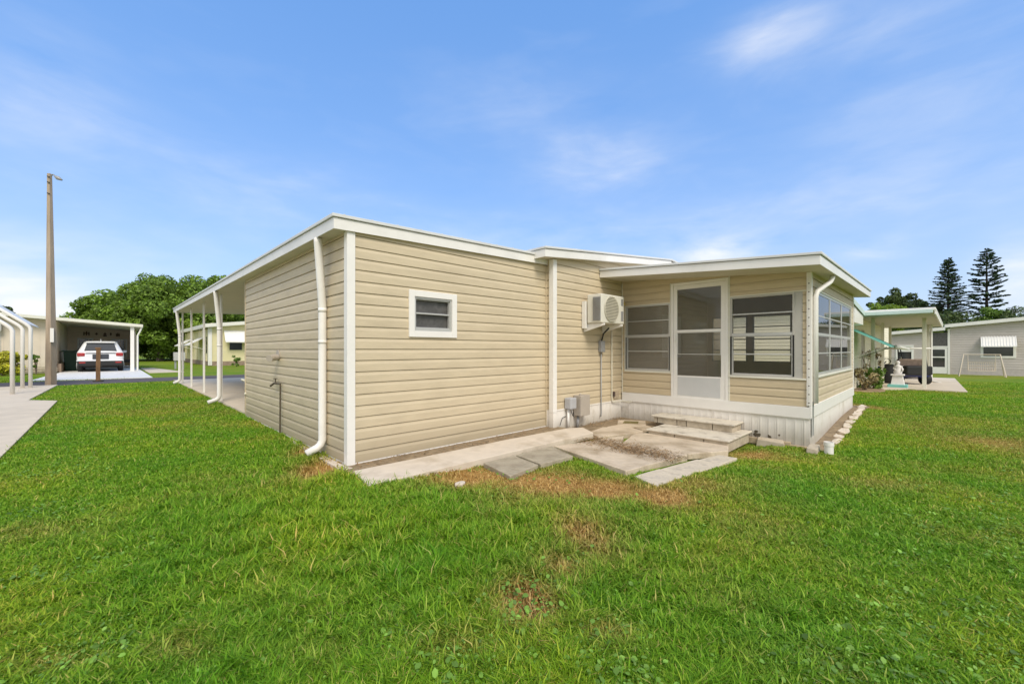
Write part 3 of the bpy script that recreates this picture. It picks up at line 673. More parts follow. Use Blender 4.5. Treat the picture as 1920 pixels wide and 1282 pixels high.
w = MB(); w.tube([(4.68, TB-.05, 1.45), (4.69, TB-.08, 1.58), (4.74, TB-.16, 1.68), (4.82, TB-.22, 1.745)], .014, 8); w.build('whip_cable', DARK, db, smooth=True)
w = MB(); w.tube([(4.68, TB-.04, 1.24), (4.68, TB-.04, .2), (4.675, TB-.045, .10), (4.65, TB-.05, .04)], .011, 8); w.build('conduit', GREYM, db, smooth=True)
pp = thing('condensate_pipe', 'cream drain pipe running down the wall and bending under the porch band', 'pipe', (5.05, TB, 0))
w = MB(); w.tube([(5.05, TB-.035, 1.72), (5.05, TB-.035, .30), (5.07, TB-.04, .275), (5.36, TB-.09, .275), (5.39, TB-.20, .262), (5.41, TB-.24, .262), (5.415, TB-.25, .29)], .012, 8); w.build('pipe', PVC, pp, smooth=True)
w = MB(); w.box(5.15, 5.30, TB-.035, TB-.016, .33, .47); w.build('outlet_cover', mat('old_plate', (.45, .36, .26), .7, .3, 30), pp, .003)
w = MB(); w.box(5.11, 5.15, TB-.05, TB-.016, .38, .47); w.build('outlet_box', mat('outlet_dark', (.10, .07, .06), .7), pp)
# meter / junction pedestal
mp_ = thing('phone_pedestal', 'narrow grey utility box on a white conduit, left one of the pair', 'utility box', (3.69, TB, 0))
w = MB(); w.box(3.60, 3.77, TB-.16, TB-.022, .285, .475); w.build('box', mat('pale_grey_box', (.42, .42, .43), .5, .05), mp_, .018)
w = MB(); w.tube([(3.65, TB-.07, .285), (3.65, TB-.07, -.05)], .022, 10); w.build('conduit', WHITE2, mp_, smooth=True)
w = MB(); w.tube([(3.68, TB-.1, .285), (3.69, TB-.12, .20), (3.72, TB-.12, .16), (3.75, TB-.11, .20), (3.73, TB-.1, .28)], .007, 6); w.tube([(3.64, TB-.03, .16), (3.54, TB-.03, .14), (3.47, TB-.04, .03)], .005, 6); w.build('loose_wires', DARK, mp_)
mq = thing('meter_box', 'larger taupe utility box on a dark pipe, right one of the pair', 'utility box', (3.95, TB, 0))
w = MB(); w.box(3.84, 4.11, TB-.19, TB-.03, .15, .50); w.tube([(3.92, TB-.12, .5), (3.92, TB-.12, .53)], .02, 8); w.build('box', TAUPE, mq, .008)
w = MB(); w.tube([(3.90, TB-.09, .15), (3.88, TB-.09, -.06)], .025, 10); w.build('pipe', GREYM, mq, smooth=True)

# ================================================================ PAVING BY THE PORCH
def slabthing(name, label, cat, poly, zt, h, m, group=None, bev=.008):
    mb = MB(); c = [sum(p[i] for p in poly)/len(poly) for i in (0, 1)]
    # broken, slightly irregular outline
    pts = []
    for i, p in enumerate(poly):
        q = poly[(i+1) % len(poly)]; L_ = math.dist(p, q); k = max(1, int(L_/.22))
        for j in range(k):
            f = j/k; jit = 0 if j == 0 else .006
            pts.append((p[0]+(q[0]-p[0])*f+random.uniform(-jit, jit), p[1]+(q[1]-p[1])*f+random.uniform(-jit, jit)))
    zz = [(zt(*p) if callable(zt) else zt) for p in pts]
    mb.prism(pts, [q-h for q in zz], zz)
    o = mb.build(name, m, bevel=bev, off=(c[0], c[1], 0)); return tag(o, label, cat, group)
slabthing('concrete_walk', 'long pale concrete strip lying along the foot of the window wall', 'walkway', [(-.08, -.30), (-.17, -.85), (3.40, -.90), (3.63, -.54), (3.40, -.40), (2.2, -.33)], lambda s, t: .02, .09, CONCW)
JA, JB = Lp(*wpt(1166, 829, -.04)), Lp(*wpt(1290, 851, -.05))
slabthing('patio_slab', 'largest cracked concrete slab with brown dirt stain before the steps', 'slab', [(2.42, -.94), (2.06, -2.24), (JB[0]-.012, JB[1]+.0), (JA[0]-.012, JA[1]), (3.90, -1.13)], lambda s, t: -.02-.030*(s-2.4), .09, CONC)
slabthing('patio_slab', 'pale concrete slab directly in front of the lower step', 'slab', [(JA[0]+.012, JA[1]), (JB[0]+.012, JB[1]), (4.02, -2.62), (4.40, -2.50), (4.40, -1.22), (4.1, -1.17)], lambda s, t: -.016-.030*(s-2.4), .08, CONC)
slabthing('patio_slab', 'stained concrete slab between the utility boxes and the large slab', 'slab', [(3.66, -.62), (3.48, -.93), (3.97, -1.10), (4.42, -1.18), (4.55, -.9), (4.22, -.52)], lambda s, t: -.054, .09, CONC)
slabthing('paver', 'mossy square concrete paver at the left end beside the walkway', 'paver', [(1.17, -.93), (1.66, -.93), (1.57, -1.42), (1.05, -1.50)], -.012, .06, CONC2, 'square concrete pavers')
slabthing('paver', 'stained concrete paver touching the left edge of the large slab', 'paver', [(1.70, -.93), (2.38, -.94), (2.17, -1.45), (1.61, -1.42)], -.014, .06, CONC2, 'square concrete pavers')
slabthing('paver', 'pale grey paver nearest the lawn, end of the low row before the slab', 'paver', [(2.05, -2.34), (1.93, -2.66), (2.40, -2.70), (2.50, -2.40)], -.042, .05, CONC3, 'grey edge pavers')
slabthing('paver', 'long pale grey paver in the middle of the low row edging the slab', 'paver', [(2.52, -2.40), (2.42, -2.70), (3.22, -2.82), (3.24, -2.52)], -.050, .05, CONC3, 'grey edge pavers')
slabthing('paver', 'short grey paver at the step end of the low row edging the slab', 'paver', [(3.26, -2.53), (3.24, -2.80), (3.68, -2.84), (3.68, -2.62)], -.056, .05, CONC3, 'grey edge pavers')
slabthing('paver', 'pale broken paver in the inner corner by the porch skirting', 'paver', [(4.60, -.58), (5.08, -.30), (5.36, -.72), (4.95, -.95)], -.056, .05, CONC, 'corner pavers')
slabthing('paver', 'pale paver strip with moss joint left of the steps', 'paver', [(4.30, -.56), (4.56, -.60), (4.90, -.99), (4.75, -1.20), (4.45, -1.15), (4.60, -.90)], -.050, .05, CONC, 'corner pavers')
slabthing('moss_patch', 'square of olive moss set in the corner paving', 'moss', [(4.80, -.57), (5.02, -.48), (5.16, -.69), (4.95, -.79)], -.049, .03, mat('moss', (.16, .13, .045), .95, .4, 25, .5, 40), None, .002)
# steps
st = thing('porch_steps', 'two cast stone steps with block risers below the screen door', 'steps', (4.9, -1.8, -.1))
def blocks(mb, s0, s1, t0, t1, z0, z1, cuts):
    """block faces on three sides, mortar joints left open"""
    for a, b in zip(cuts, cuts[1:]): mb.box(s0, s0+.08, a+.006, b-.006, z0, z1)
    n = 2
    for i in range(n):
        a = s0+.086+(s1-s0-.09)*i/n; b = s0+.086+(s1-s0-.09)*(i+1)/n
        mb.box(a, b-.01, t0+.006, t0+.08, z0, z1); mb.box(a, b-.01, t1-.08, t1-.006, z0, z1)
w = MB(); blocks(w, 4.39, 5.36, -2.50, -1.28, -.18, -.032, [-2.50, -2.16, -1.72, -1.28]); w.build('lower_riser', BRICKY, st, .006)
w = MB(); w.box(4.42, 5.3, -2.47, -1.31, -.16, -.036); w.box(5.04, 5.43, -2.33, -1.09, -.02, .094); w.build('mortar_core', mat('mortar', (.20, .16, .12), .9, .2, 20), st)
w = MB(); w.box(4.365, 5.42, -2.52, -1.26, -.030, -.003); w.build('lower_tread', STONE, st, .008)
w = MB(); blocks(w, 5.01, 5.44, -2.36, -1.06, -.001, .098, [-2.36, -2.06, -1.64, -1.48, -1.13, -1.06]); w.build('upper_riser', BRICKY, st, .006)
w = MB(); w.box(4.985, 5.438, -2.39, -1.03, .100, .128); w.build('upper_tread', STONE, st, .008)
# loose stones along the porch side and broken block corner
k = 0
STL = ['white rubble stone lying along the porch side skirting']
for i, (s_, t_, a, b) in enumerate([(5.75, -3.47, .17, .09), (6.15, -3.50, .19, .08), (6.55, -3.47, .17, .10), (6.95, -3.49, .2, .11), (7.4, -3.48, .22, .10), (7.85, -3.47, .2, .11), (8.3, -3.47, .22, .10), (8.8, -3.46, .24, .11), (9.3, -3.45, .22, .10), (9.75, -3.44, .2, .1), (10.1, -3.40, .2, .12)]):
    mb = MB(); n = 9; pts = [(s_+a*1.15*max(-.85, min(.85, 1.25*math.cos(6.283*j/n)))*random.uniform(.85, 1.1), t_+.01+b*.75*max(-.8, min(.8, 1.3*math.sin(6.283*j/n)))*random.uniform(.7, 1.25)) for j in range(n)]
    g0 = gz(s_, t_); mb.prism(pts, g0-.05, [g0+random.uniform(.012, .045) for _ in pts])
    tag(mb.build('edging_stone', CONCW, bevel=.012, off=(s_, t_, g0)), STL[0], 'stone', 'rubble stones along the porch side')
for (s_, t_, w_, d_, h_, lab) in ((5.20, -3.36, .16, .07, .10, 'yellowish limestone block broken at the porch corner'), (5.37, -2.80, .07, .20, .11, 'mossy limestone block leaning against the skirting right of the steps')):
    mb = MB(); g0 = gz(s_, t_); mb.hexa([(s_-w_, t_-d_, g0-.04), (s_+w_, t_-d_*.8, g0-.04), (s_+w_*.9, t_+d_, g0-.04), (s_-w_, t_+d_, g0-.04), (s_-w_*.9, t_-d_*.9, g0+h_*.7), (s_+w_*.8, t_-d_*.7, g0+h_), (s_+w_*.9, t_+d_, g0+h_), (s_-w_*.8, t_+d_*.9, g0+h_*.8)])
    tag(mb.build('limestone_block', BRICKY, bevel=.012, off=(s_, t_, g0)), lab, 'stone')
mb = MB(); mb.box(5.405, 5.435, -3.30, -2.66, -.24, -.135); mb.box(5.40, 5.44, -3.04, -2.42, -.20, -.10); tag(mb.build('base_curb', mat('stained_curb', (.50, .40, .27), .85, .12, 8, .2, 30, dark=(.25, .15, .07), dscale=3, damt=.7), bevel=.008, off=(5.42, -2.9, -.2)), 'rust stained concrete curb under the porch skirting right of the steps', 'curb')
cp = thing('drain_pipe', 'short open white drain pipe standing in the lawn at the porch corner', 'pipe', (5.20, -3.53, -.2))
w = MB()
pr = [(.054, -.08), (.054, .17), (.060, .175), (.060, .225), (.052, .225), (.050, .05)]
w.lathe(pr, (5.20, -3.53, -.21), 20); w.build('pipe', WHITE2, cp, smooth=False)
mb = MB(); mb.prism([(.30, -1.02), (.42, -1.10), (.50, -1.0), (.40, -.93)], -.02, .03)
sx, sy = Lp(*wpt(862, 908)); mb = MB(); mb.prism([(sx+.07*math.cos(a)*random.uniform(.6, 1), sy+.06*math.sin(a)*random.uniform(.6, 1)) for a in np.arange(0, 6.28, .8)], -.03, .02)
tag(mb.build('limestone_chunk', CONCW, bevel=.01, off=(sx, sy, 0)), 'small pale stone lying in the dry grass below the walkway', 'stone')
# concrete footing along the carport wall
mb = MB(); pts = [(-.05, 1.9), (-.05, -.05), (-.02, -.15), (-.11, -.16), (-.14, -.05), (-.13, .5), (-.12, 1.0), (-.10, 1.5), (-.07, 1.9)]
mb.prism(pts, -.08, .012); tag(mb.build('footing_strip', CONCW, bevel=.006, off=(-.09, .8, 0)), 'narrow broken concrete footing along the carport side wall foot', 'footing')
# leaf litter on the big slab and along the wall
def litter():
    n = 3400
    c = Lp(*wpt(1150, 838)); s1_, t1_ = c
    pts = []
    while len(pts) < n:
        if random.random() < .82:
            f = random.gauss(0, .42); g = random.gauss(0, .13)
            u = 1172+f*170; v = 838+f*36+g*50
            x, y = wpt(u, v, -.03); s_, t_ = Lp(x, y)
            if not (2.2 < s_ < 4.36 and -2.45 < t_ < -.9): continue
            pts.append((s_, t_, -.014-.030*(s_-2.4)))
        elif random.random() < .55:
            s_ = random.uniform(0, 3.3); t_ = -.02-random.random()**1.5*.26; pts.append((s_, t_, -.005+random.random()*.012))
        else:
            s_ = random.uniform(3.45, 5.35); t_ = TB-.02-random.random()**2*.22; pts.append((s_, t_, -.066+random.random()*.02))
    P = np.array(pts); a = rng.random(n)*6.28; L_ = .005+rng.random(n)*.022; wd = .0012+rng.random(n)*.0035
    dx = np.stack([np.cos(a), np.sin(a), rng.normal(0, .25, n)], -1)*L_[:, None]; dy = np.stack([-np.sin(a), np.cos(a), rng.normal(0, .25, n)], -1)*wd[:, None]
    P[:, 2] += .004+rng.random(n)*.008
    V = np.stack([P-dx-dy, P+dx-dy, P+dx+dy, P-dx+dy], 1).reshape(-1, 3); F = np.arange(4*n).reshape(n, 4)
    o = np_mesh('leaf_litter', V, F, DEBRIS); o.matrix_world = FR.copy()
    tag(o, 'brown leaf litter and dead grass scattered on the large slab and along the walls', 'leaf litter', kind='stuff')
litter()

# ================================================================ POLE, POST, LEFT CARPORT FRAME
def gp(u, Y): return at(u, Y)
ps, pt = at(95.5, 14.9)
up_ = thing('utility_pole', 'tall tapering wooden utility pole with a small lamp at its top', 'utility pole', (ps, pt, 0))
w = MB(); w.tube([(ps, pt, -.2), (ps, pt, 2), (ps-.05, pt+.0, 7.62)], [.108, .094, .048], square=True)
w.bm.transform(Matrix.Translation((ps, pt, 0)) @ Matrix.Rotation(R(-44), 4, 'Z') @ Matrix.Translation((-ps, -pt, 0))); w.build('pole', POLEM, up_, .012)
def wl_(x, y, z): v = FRI @ Vector((x, y, z)); return (v.x, v.y, v.z)
px, py = (95.5-960)/775*14.9, 14.9
w = MB(); w.tube([wl_(px+.04, py-.04, 7.50), wl_(px+.17, py-.08, 7.56), wl_(px+.30, py-.10, 7.47)], .018, 8); w.build('lamp_arm', GREYM, up_)
w = MB(); w.tube([wl_(px+.24, py-.1, 7.50), wl_(px+.36, py-.1, 7.42), wl_(px+.50, py-.1, 7.35)], [.03, .07, .03], 10); w.build('lamp_head', GREYM, up_, smooth=True)
w = MB(); c = wl_(px+.15, py-.10, 0); w.tube([(c[0], c[1], 1.55), (c[0], c[1], 2.05)], .045, square=True); w.build('meter_plate', WHITE2, up_)
for z_ in (7.5, 7.3, 6.9): w = MB(); w.tube([wl_(px-.05, py-.07, z_), wl_(px+.03, py-.075, z_-.03)], .022, 6); w.build('pole_bolt', RUST, up_)
ws, wt_ = at(184, 16.4)
wp = thing('wooden_post', 'short weathered wooden post standing at the road edge before the white car', 'post', (ws, wt_, 0))
w = MB(); w.tube([(ws, wt_, -.1), (ws, wt_, .6), (ws+.01, wt_, 1.32)], [.068, .064, .066], square=True); w.build('post', WOODP, wp, .01)
w = MB(); w.tube([(ws, wt_, 1.30), (ws, wt_, 1.37)], .085, square=True); w.build('post_cap', WOODP, wp, .01)
w = MB(); w.tube([(ws, wt_, 0), (ws, wt_, .06)], .16, 8); w.build('post_base', mat('post_base_dark', (.06, .05, .04), .9), wp)
cf = thing('steel_carport', 'white tubular steel carport frame with bent eaves at the left picture edge', 'carport', (-3.85, 13.6, 0))
for (s_, t_, zb, ds, dz) in ((-3.86, 13.6, 1.90, -.5, .42), (-3.93, 16.2, 2.02, -1.6, 1.33), (-3.76, 16.2, 2.06, -1.6, 1.33)):
    w = MB(); w.tube([(s_, t_, .03), (s_, t_, zb-.08), (s_-.04, t_, zb), (s_-.12, t_, zb+.085), (s_+ds*(2.2 if dz < 1 else 1.4), t_, zb+dz*(2.2 if dz < 1 else 1.4))], .048, 12); w.build('bent_post', WHITE2, cf, smooth=True)
w = MB(); w.prism([(-3.80, 16.26), (-3.80, 19.0), (-6.6, 19.0), (-6.6, 16.26)], [2.10, 2.10, 4.43, 4.43], [2.13, 2.13, 4.46, 4.46]); w.build('roof_panel', WHITE2, cf)
for (s_, t_) in ((-3.86, 18.9),):
    w = MB(); w.tube([(s_, t_-1.6, .03), (s_, t_-1.6, 2.0)], .04, 10); w.build('rear_post', WHITE2, cf)

# ================================================================ HOUSES
def corrug(mb, fn, u0, u1, z0, z1f, n, d=.012):
    for i in range(n):
        a = u0+(u1-u0)*i/n; zt = z1f(a) if callable(z1f) else z1f; mb.slab(fn, a, a+.03, z0, zt, .001, d)
# --- left house with carport
TL = 28.9
lh = thing('carport_house', 'low beige panelled house with an open carport sheltering the white car, beyond the road', 'house', (-4, TL, 0))
def zl(s): return 2.63-.0742*(s+.55)
w = MB()
top = ((-.55, 0, zl(-.55)), (.0742, 0, 1))
core(w, FA(TL), -12, -3.97, .35, 3.7, [(-6.75, -5.95, 1.25, 2.2)], 0, -.1, top); corrug(w, FA(TL), -12, -3.97, .35, 2.80, 26)
w.box(-4.07, -3.97, TL+.1, 37.5, .05, 2.85)
w.build('wall', LHOUSE, lh)
w = MB(); core(w, FA(37.3), -3.97, -.6, .05, 3.0, [(-3.45, -2.75, .2, 2.05), (-1.75, -1.0, .7, 2.0)], 0, -.1); corrug(w, FA(37.3), -3.9, -.62, .05, 2.8, 14); w.box(-.62, -.56, 34.5, 37.4, .05, 2.6); w.build('carport_back_wall', mat('rosy_back_wall', (.80, .66, .50), .6, .05, 2), lh)
w = MB(); w.frame(FA(TL), -6.8, -5.9, 1.2, 2.25, .08, -.02, .04); w.slab(FA(TL), -6.72, -5.98, 1.7, 1.75, 0, .03); wf = w.build('window', WHITE2, lh); w = MB(); w.slab(FA(TL), -6.75, -5.95, 1.25, 2.2, -.05, -.03); w.build('pane', DGLASS, wf)
w = MB(); w.slab(FA(TL), -6.85, -5.85, 2.2, 2.75, .04, .30); w.build('awning', WHITE2, lh, .05)
for o in ((-3.5, -2.7, .15, 2.1), (-1.8, -.95, .65, 2.05)):
    w = MB(); w.frame(FA(37.3), *o, .09, -.02, .05); wf = w.build('carport_window', WHITE2, lh); w = MB(); w.slab(FA(37.3), o[0]+.05, o[1]-.05, o[2]+.05, o[3]-.05, -.05, -.03); w.build('pane', DGLASS, wf)
w = MB()
for i in range(6):
    for j in range(3):
        a = -12+j*.04
w.slab(FA(TL), -12, -3.95, .03, .34, 0, -.1)
for i in range(2): w.slab(FA(TL), -12, -3.93, .10+i*.12, .17+i*.12, .0, .03)
w.build('base_blocks', BRICKY, lh)
w = MB(); w.box(-3.96, -3.80, TL+.2, 37, .04, .5); w.build('brick_planter', BROWNBASE, lh)
w = MB(); w.prism([(-12, TL-.6), (-.5, TL-.6), (-.5, 38), (-12, 38)], [zl(-12), zl(-.5), zl(-.5), zl(-12)], [zl(-12)+.12, zl(-.5)+.12, zl(-.5)+.12, zl(-12)+.12]); w.build('roof', mat('tan_soffit', (.68, .62, .48), .6, .05), lh)
w = MB(); w.prism([(-12, TL-.62), (-.47, TL-.62), (-.47, TL-.605), (-12, TL-.605)], [zl(-12)-.02, zl(-.5)-.02, zl(-.5)-.02, zl(-12)-.02], [zl(-12)+.14, zl(-.5)+.14, zl(-.5)+.14, zl(-12)+.14])
w.prism([(-.48, TL-.60), (-.465, TL-.60), (-.465, 38), (-.48, 38)], zl(-.5)-.02, zl(-.5)+.14); w.build('fascia', LTRIM, lh)
w = MB(); w.tube([(-.93, TL-.35, .03), (-.93, TL-.35, zl(-.93))], .085, square=True); w.tube([(-.70, TL-.4, .05), (-.70, TL-.4, 2.1), (-.6, TL-.45, 2.35), (-.52, TL-.5, 2.6)], .045, 8); w.build('carport_post', WHITE2, lh)
for (s_, z_, ww, hh, k) in ((-3.05, 2.42, .30, .30, 0), (-2.55, 2.40, .16, .16, 1), (-2.12, 2.38, .17, .24, 2), (-1.82, 2.40, .10, .2, 1), (-1.45, 2.36, .20, .26, 0)):
    w = MB(); f = FA(37.25)
    w.slab(f, s_-ww/2, s_+ww/2, z_-.03, z_+.03, 0, .03); w.slab(f, s_-.03, s_+.03, z_-hh/2, z_+hh/2, .031, .05)
    if k == 0: w.slab(f, s_-ww/2, s_-ww/2+.05, z_-hh/2, z_+hh/3, .031, .05); w.slab(f, s_+ww/2-.05, s_+ww/2, z_-hh/2, z_+hh/3, .031, .05)
    if k == 2: w.tube([(s_-.1, 37.2, z_-.12), (s_+.1, 37.2, z_-.12)], .04, 6)
    w.build('wall_ornament', BRONZE, lh)
tb = thing('trash_bin', 'dark green wheeled trash bin standing in the carport left of the white car', 'bin', (-3.45, 31, 0))
w = MB(); w.hexa([(-3.75, 31, .05), (-3.2, 31, .05), (-3.2, 31.6, .05), (-3.75, 31.6, .05), (-3.82, 30.95, 1.15), (-3.13, 30.95, 1.15), (-3.13, 31.65, 1.15), (-3.82, 31.65, 1.15)]); w.build('bin_body', BIN, tb, .03)
w = MB(); w.box(-3.86, -3.1, 30.9, 31.68, 1.16, 1.24); w.tube([(-3.9, 31.0, 1.18), (-3.9, 31.5, 1.18)], .04, 8); w.build('lid', BIN, tb, .03)
bbq = thing('folded_grill', 'dark wheeled grill on a thin frame between the white car and the carport post', 'grill', (-1.0, 33, 0))
w = MB(); w.box(-1.35, -.75, 32.8, 33.2, .45, .62); w.build('grill_body', DARK, bbq, .05)
w = MB()
for a in (-1.3, -.8):
    for b in (32.85, 33.15): w.tube([(a, b, .04), (a, b, .46)], .02, 6)
w.tube([(-1.3, 32.84, .2), (-.8, 32.84, .2)], .02, 6); w.tube([(-.75, 32.85, .62), (-.7, 32.85, .95)], .02, 6); w.build('grill_frame', STEEL, bbq)

# --- SUV, rear towards us
def suv():
    c = -2.25; t0 = 28.55
    root = thing('parked_suv', 'white suv parked nose in under the carport, seen from behind', 'car', (c, t0, .04))
    zb = .04
    # stations along the length: (t offset, half width low, half width at beltline, roof half width, z bottom, belt z, roof z)
    st_ = [(0.00, .80, .86, None, .46, 1.04, 1.04), (.06, .90, .95, .60, .34, 1.10, 1.16), (.28, .94, .97, .66, .30, 1.12, 1.62), (.60, .95, .975, .70, .28, 1.12, 1.735), (1.6, .95, .975, .73, .28, 1.10, 1.79),
           (2.6, .95, .97, .72, .28, 1.07, 1.75), (3.2, .95, .965, .66, .28, 1.04, 1.40), (3.5, .94, .95, .60, .28, 1.02, 1.10), (4.4, .90, .90, .5, .30, .92, .95), (4.7, .80, .80, .4, .36, .72, .74)]
    bm = bmesh.new(); rings = []
    for (dt, hl, hb, hr, z0, zbelt, zr) in st_:
        hr = hr if hr else .6
        prof = [(-hl*.96, z0), (-hl, z0+.12), (-hb, (z0+zbelt)/2+.06), (-hb*.985, zbelt-.04), (-hb*.955, zbelt), (-hr-.02, zr-.07), (-hr+.08, zr-.01), (0, zr+.015), (hr-.08, zr-.01), (hr+.02, zr-.07), (hb*.955, zbelt), (hb*.985, zbelt-.04), (hb, (z0+zbelt)/2+.06), (hl, z0+.12), (hl*.96, z0)]
        rings.append([bm.verts.new((c+x, t0+dt, zb+z)) for x, z in prof])
    for a, b in zip(rings, rings[1:]):
        for j in range(len(a)): bm.faces.new((a[j], a[(j+1) % len(a)], b[(j+1) % len(a)], b[j]))
    bm.faces.new(rings[0][::-1]); bm.faces.new(rings[-1])
    mb = MB(); mb.bm.free(); mb.bm = bm; body = mb.build('body', SUVW, root, smooth=True)
    su = body.modifiers.new('sub', 'SUBSURF'); su.levels = 1; su.render_levels = 1
    def q(pts, name, m, th=.02, par=root):
        w = MB(); n = len(pts)
        a = [w.bm.verts.new((c+x, t0+y, zb+z)) for x, y, z in pts]; b = [w.bm.verts.new((c+x, t0+y+th, zb+z)) for x, y, z in pts]
        w.bm.faces.new(a); w.bm.faces.new(b[::-1])
        for i in range(n): w.bm.faces.new((a[i], b[i], b[(i+1) % n], a[(i+1) % n]))
        return w.build(name, m, par, .004)
    q([(-.66, .05, 1.17), (.66, .05, 1.17), (.55, .255, 1.60), (-.55, .255, 1.60)], 'rear_window', SUVG, .04)
    q([(-.60, .17, 1.63), (.60, .17, 1.63), (.58, .30, 1.70), (-.58, .30, 1.70)], 'spoiler', SUVW, .25)
    w = MB(); w.box(c-.93, c+.93, t0-.045, t0+.25, zb+.32, zb+.60); w.build('bumper', DARK, root, .05)
    w = MB(); w.box(c-.96, c+.96, t0-.02, t0+.3, zb+.60, zb+.64); w.build('bumper_strip', SUVW, root, .01)
    w = MB(); w.box(c-.33, c-.02, t0-.03, t0+.02, zb+.70, zb+.98); w.box(c+.02, c+.33, t0-.03, t0+.02, zb+.70, zb+.98); w.box(c-.02, c+.02, t0-.03, t0+.02, zb+.70, zb+.98); w.build('tailgate_recess', mat('dark_recess', (.05, .055, .065), .4), root, .03)
    w = MB(); w.box(c-.62, c+.62, t0-.025, t0+.02, zb+1.03, zb+1.06); w.build('light_bar', DARK, root, .006)
    for sgn in (-1, 1):
        w = MB(); x0 = sgn*.62; x1 = sgn*.93
        w.box(c+min(x0, x1), c+max(x0, x1), t0-.01, t0+.30, zb+.86, zb+1.07); w.build('tail_lamp', RED, root, .04)
        w = MB(); w.box(c+min(sgn*.6, sgn*.86), c+max(sgn*.6, sgn*.86), t0-.055, t0+.1, zb+.48, zb+.55); w.build('reflector', RED, root, .01)
        for dt in (.85, 3.75):
            w = MB(); w.lathe([(.20, 0), (.33, .01), (.36, .04), (.36, .2), (.33, .24), (.2, .24)], n=24)
            w.bm.transform(Matrix.Translation((c+sgn*.83-.12, t0+dt, zb+.35)) @ Matrix.Rotation(math.pi/2, 4, 'Y')); wh = w.build('wheel', DARK, root)
            w = MB(); w.lathe([(.21, 0), (.21, .02), (.05, .05)], n=16); w.bm.transform(Matrix.Translation((c+sgn*.95, t0+dt, zb+.35)) @ Matrix.Rotation(sgn*math.pi/2, 4, 'Y')); w.build('rim', STEEL, wh)
        w = MB(); w.box(c+sgn*1.04-.09, c+sgn*1.04+.09, t0+2.5, t0+2.62, zb+1.05, zb+1.2); w.build('mirror', SUVW, root, .03)
        q([(sgn*.955, .35, 1.16), (sgn*.97, 2.9, 1.12), (sgn*.74, 2.55, 1.62), (sgn*.715, .65, 1.66)], 'side_window', SUVG, .01)
    w = MB(); w.box(c-.7, c+.7, t0+.3, t0+4.3, zb+.22, zb+.34); w.build('underbody', DARK, root)
    w = MB(); w.tube([(c, t0+.5, zb+1.74), (c, t0+.42, zb+1.84)], [.03, .01], 6); w.build('antenna', SUVW, root)
suv()

# --- yellow house beyond the carport
yh = thing('yellow_house', 'pale yellow house with white awnings seen beyond the carport posts', 'house', (3.77, 34.9, 0))
w = MB(); core(w, FA(34.94), 3.77, 16, .35, 3.35, [], 0, -.1); w.box(3.77, 3.87, 35.04, 50.5, .35, 2.95)
for i in range(10): w.box(3.74, 3.77, 35.3+i*1.55, 35.4+i*1.55, .35, 2.95)
w.build('wall', YELLOW, yh)
w = MB(); w.box(3.70, 3.765, 34.90, 51, .0, .34); w.box(3.77, 16, 34.9, 34.96, 0, .34); w.build('base_blocks', BROWNBASE, yh)
w = MB(); w.prism([(3.3, 34.45), (17, 34.45), (17, 51), (3.3, 51)], [2.98, 4.6, 4.6, 2.98], [3.25, 4.87, 4.87, 3.25]); w.build('roof', mat('cream_roof', (.74, .72, .64), .5, .05), yh)
w = MB(); w.box(3.72, 3.84, 34.86, 34.935, .05, 3.0); w.box(3.60, 3.72, 34.9, 35.0, .05, 3.0); w.build('corner_trim', WHITE2, yh)
w = MB(); w.slab(FA(34.94), 5.0, 5.85, 1.25, 1.9, -.02, .02); w.build('window', DGLASS, yh)
w = MB(); w.prism([(4.62, 34.93), (8.0, 34.93), (8.0, 34.25), (4.62, 34.25)], [2.75, 2.75, 1.86, 1.86], [2.80, 2.80, 1.92, 1.92]); w.box(4.62, 8, 34.22, 34.25, 1.84, 1.95); w.build('awning', WHITE2, yh)
for a, b in ((38, 41), (44, 48)):
    w = MB(); w.prism([(3.74, a), (3.74, b), (2.7, b), (2.7, a)], [2.25, 2.25, 1.6, 1.6], [2.30, 2.30, 1.66, 1.66]); w.tube([(3.74, a, 1.3), (2.75, a, 1.62)], .02, 6); w.tube([(3.74, b, 1.3), (2.75, b, 1.62)], .02, 6); w.build('side_awning', WHITE2, yh)
w = MB(); w.box(3.735, 3.765, 36.6, 36.9, 1.0, 2.3); w.build('side_window', DGLASS, yh)
mbx = thing('mailbox_cluster', 'grey mailbox cabinet on two posts on the lawn beside the yellow house', 'mailbox', (1.55, 36.5, 0))
s0_, t0_ = at(336, 27.5)
mbx.matrix_world = FR @ Matrix.Translation((s0_, t0_, 0)); mbx['_o'] = (s0_, t0_, 0)
w = MB(); w.box(s0_-.30, s0_+.30, t0_-.2, t0_+.2, .55, 1.1); w.build('cabinet', mat('cabinet_grey', (.48, .47, .44), .5), mbx, .02)
w = MB(); w.box(s0_-.25, s0_-.15, t0_-.05, t0_+.05, 0, .55); w.box(s0_+.15, s0_+.25, t0_-.05, t0_+.05, 0, .55); w.build('post', STEEL, mbx)

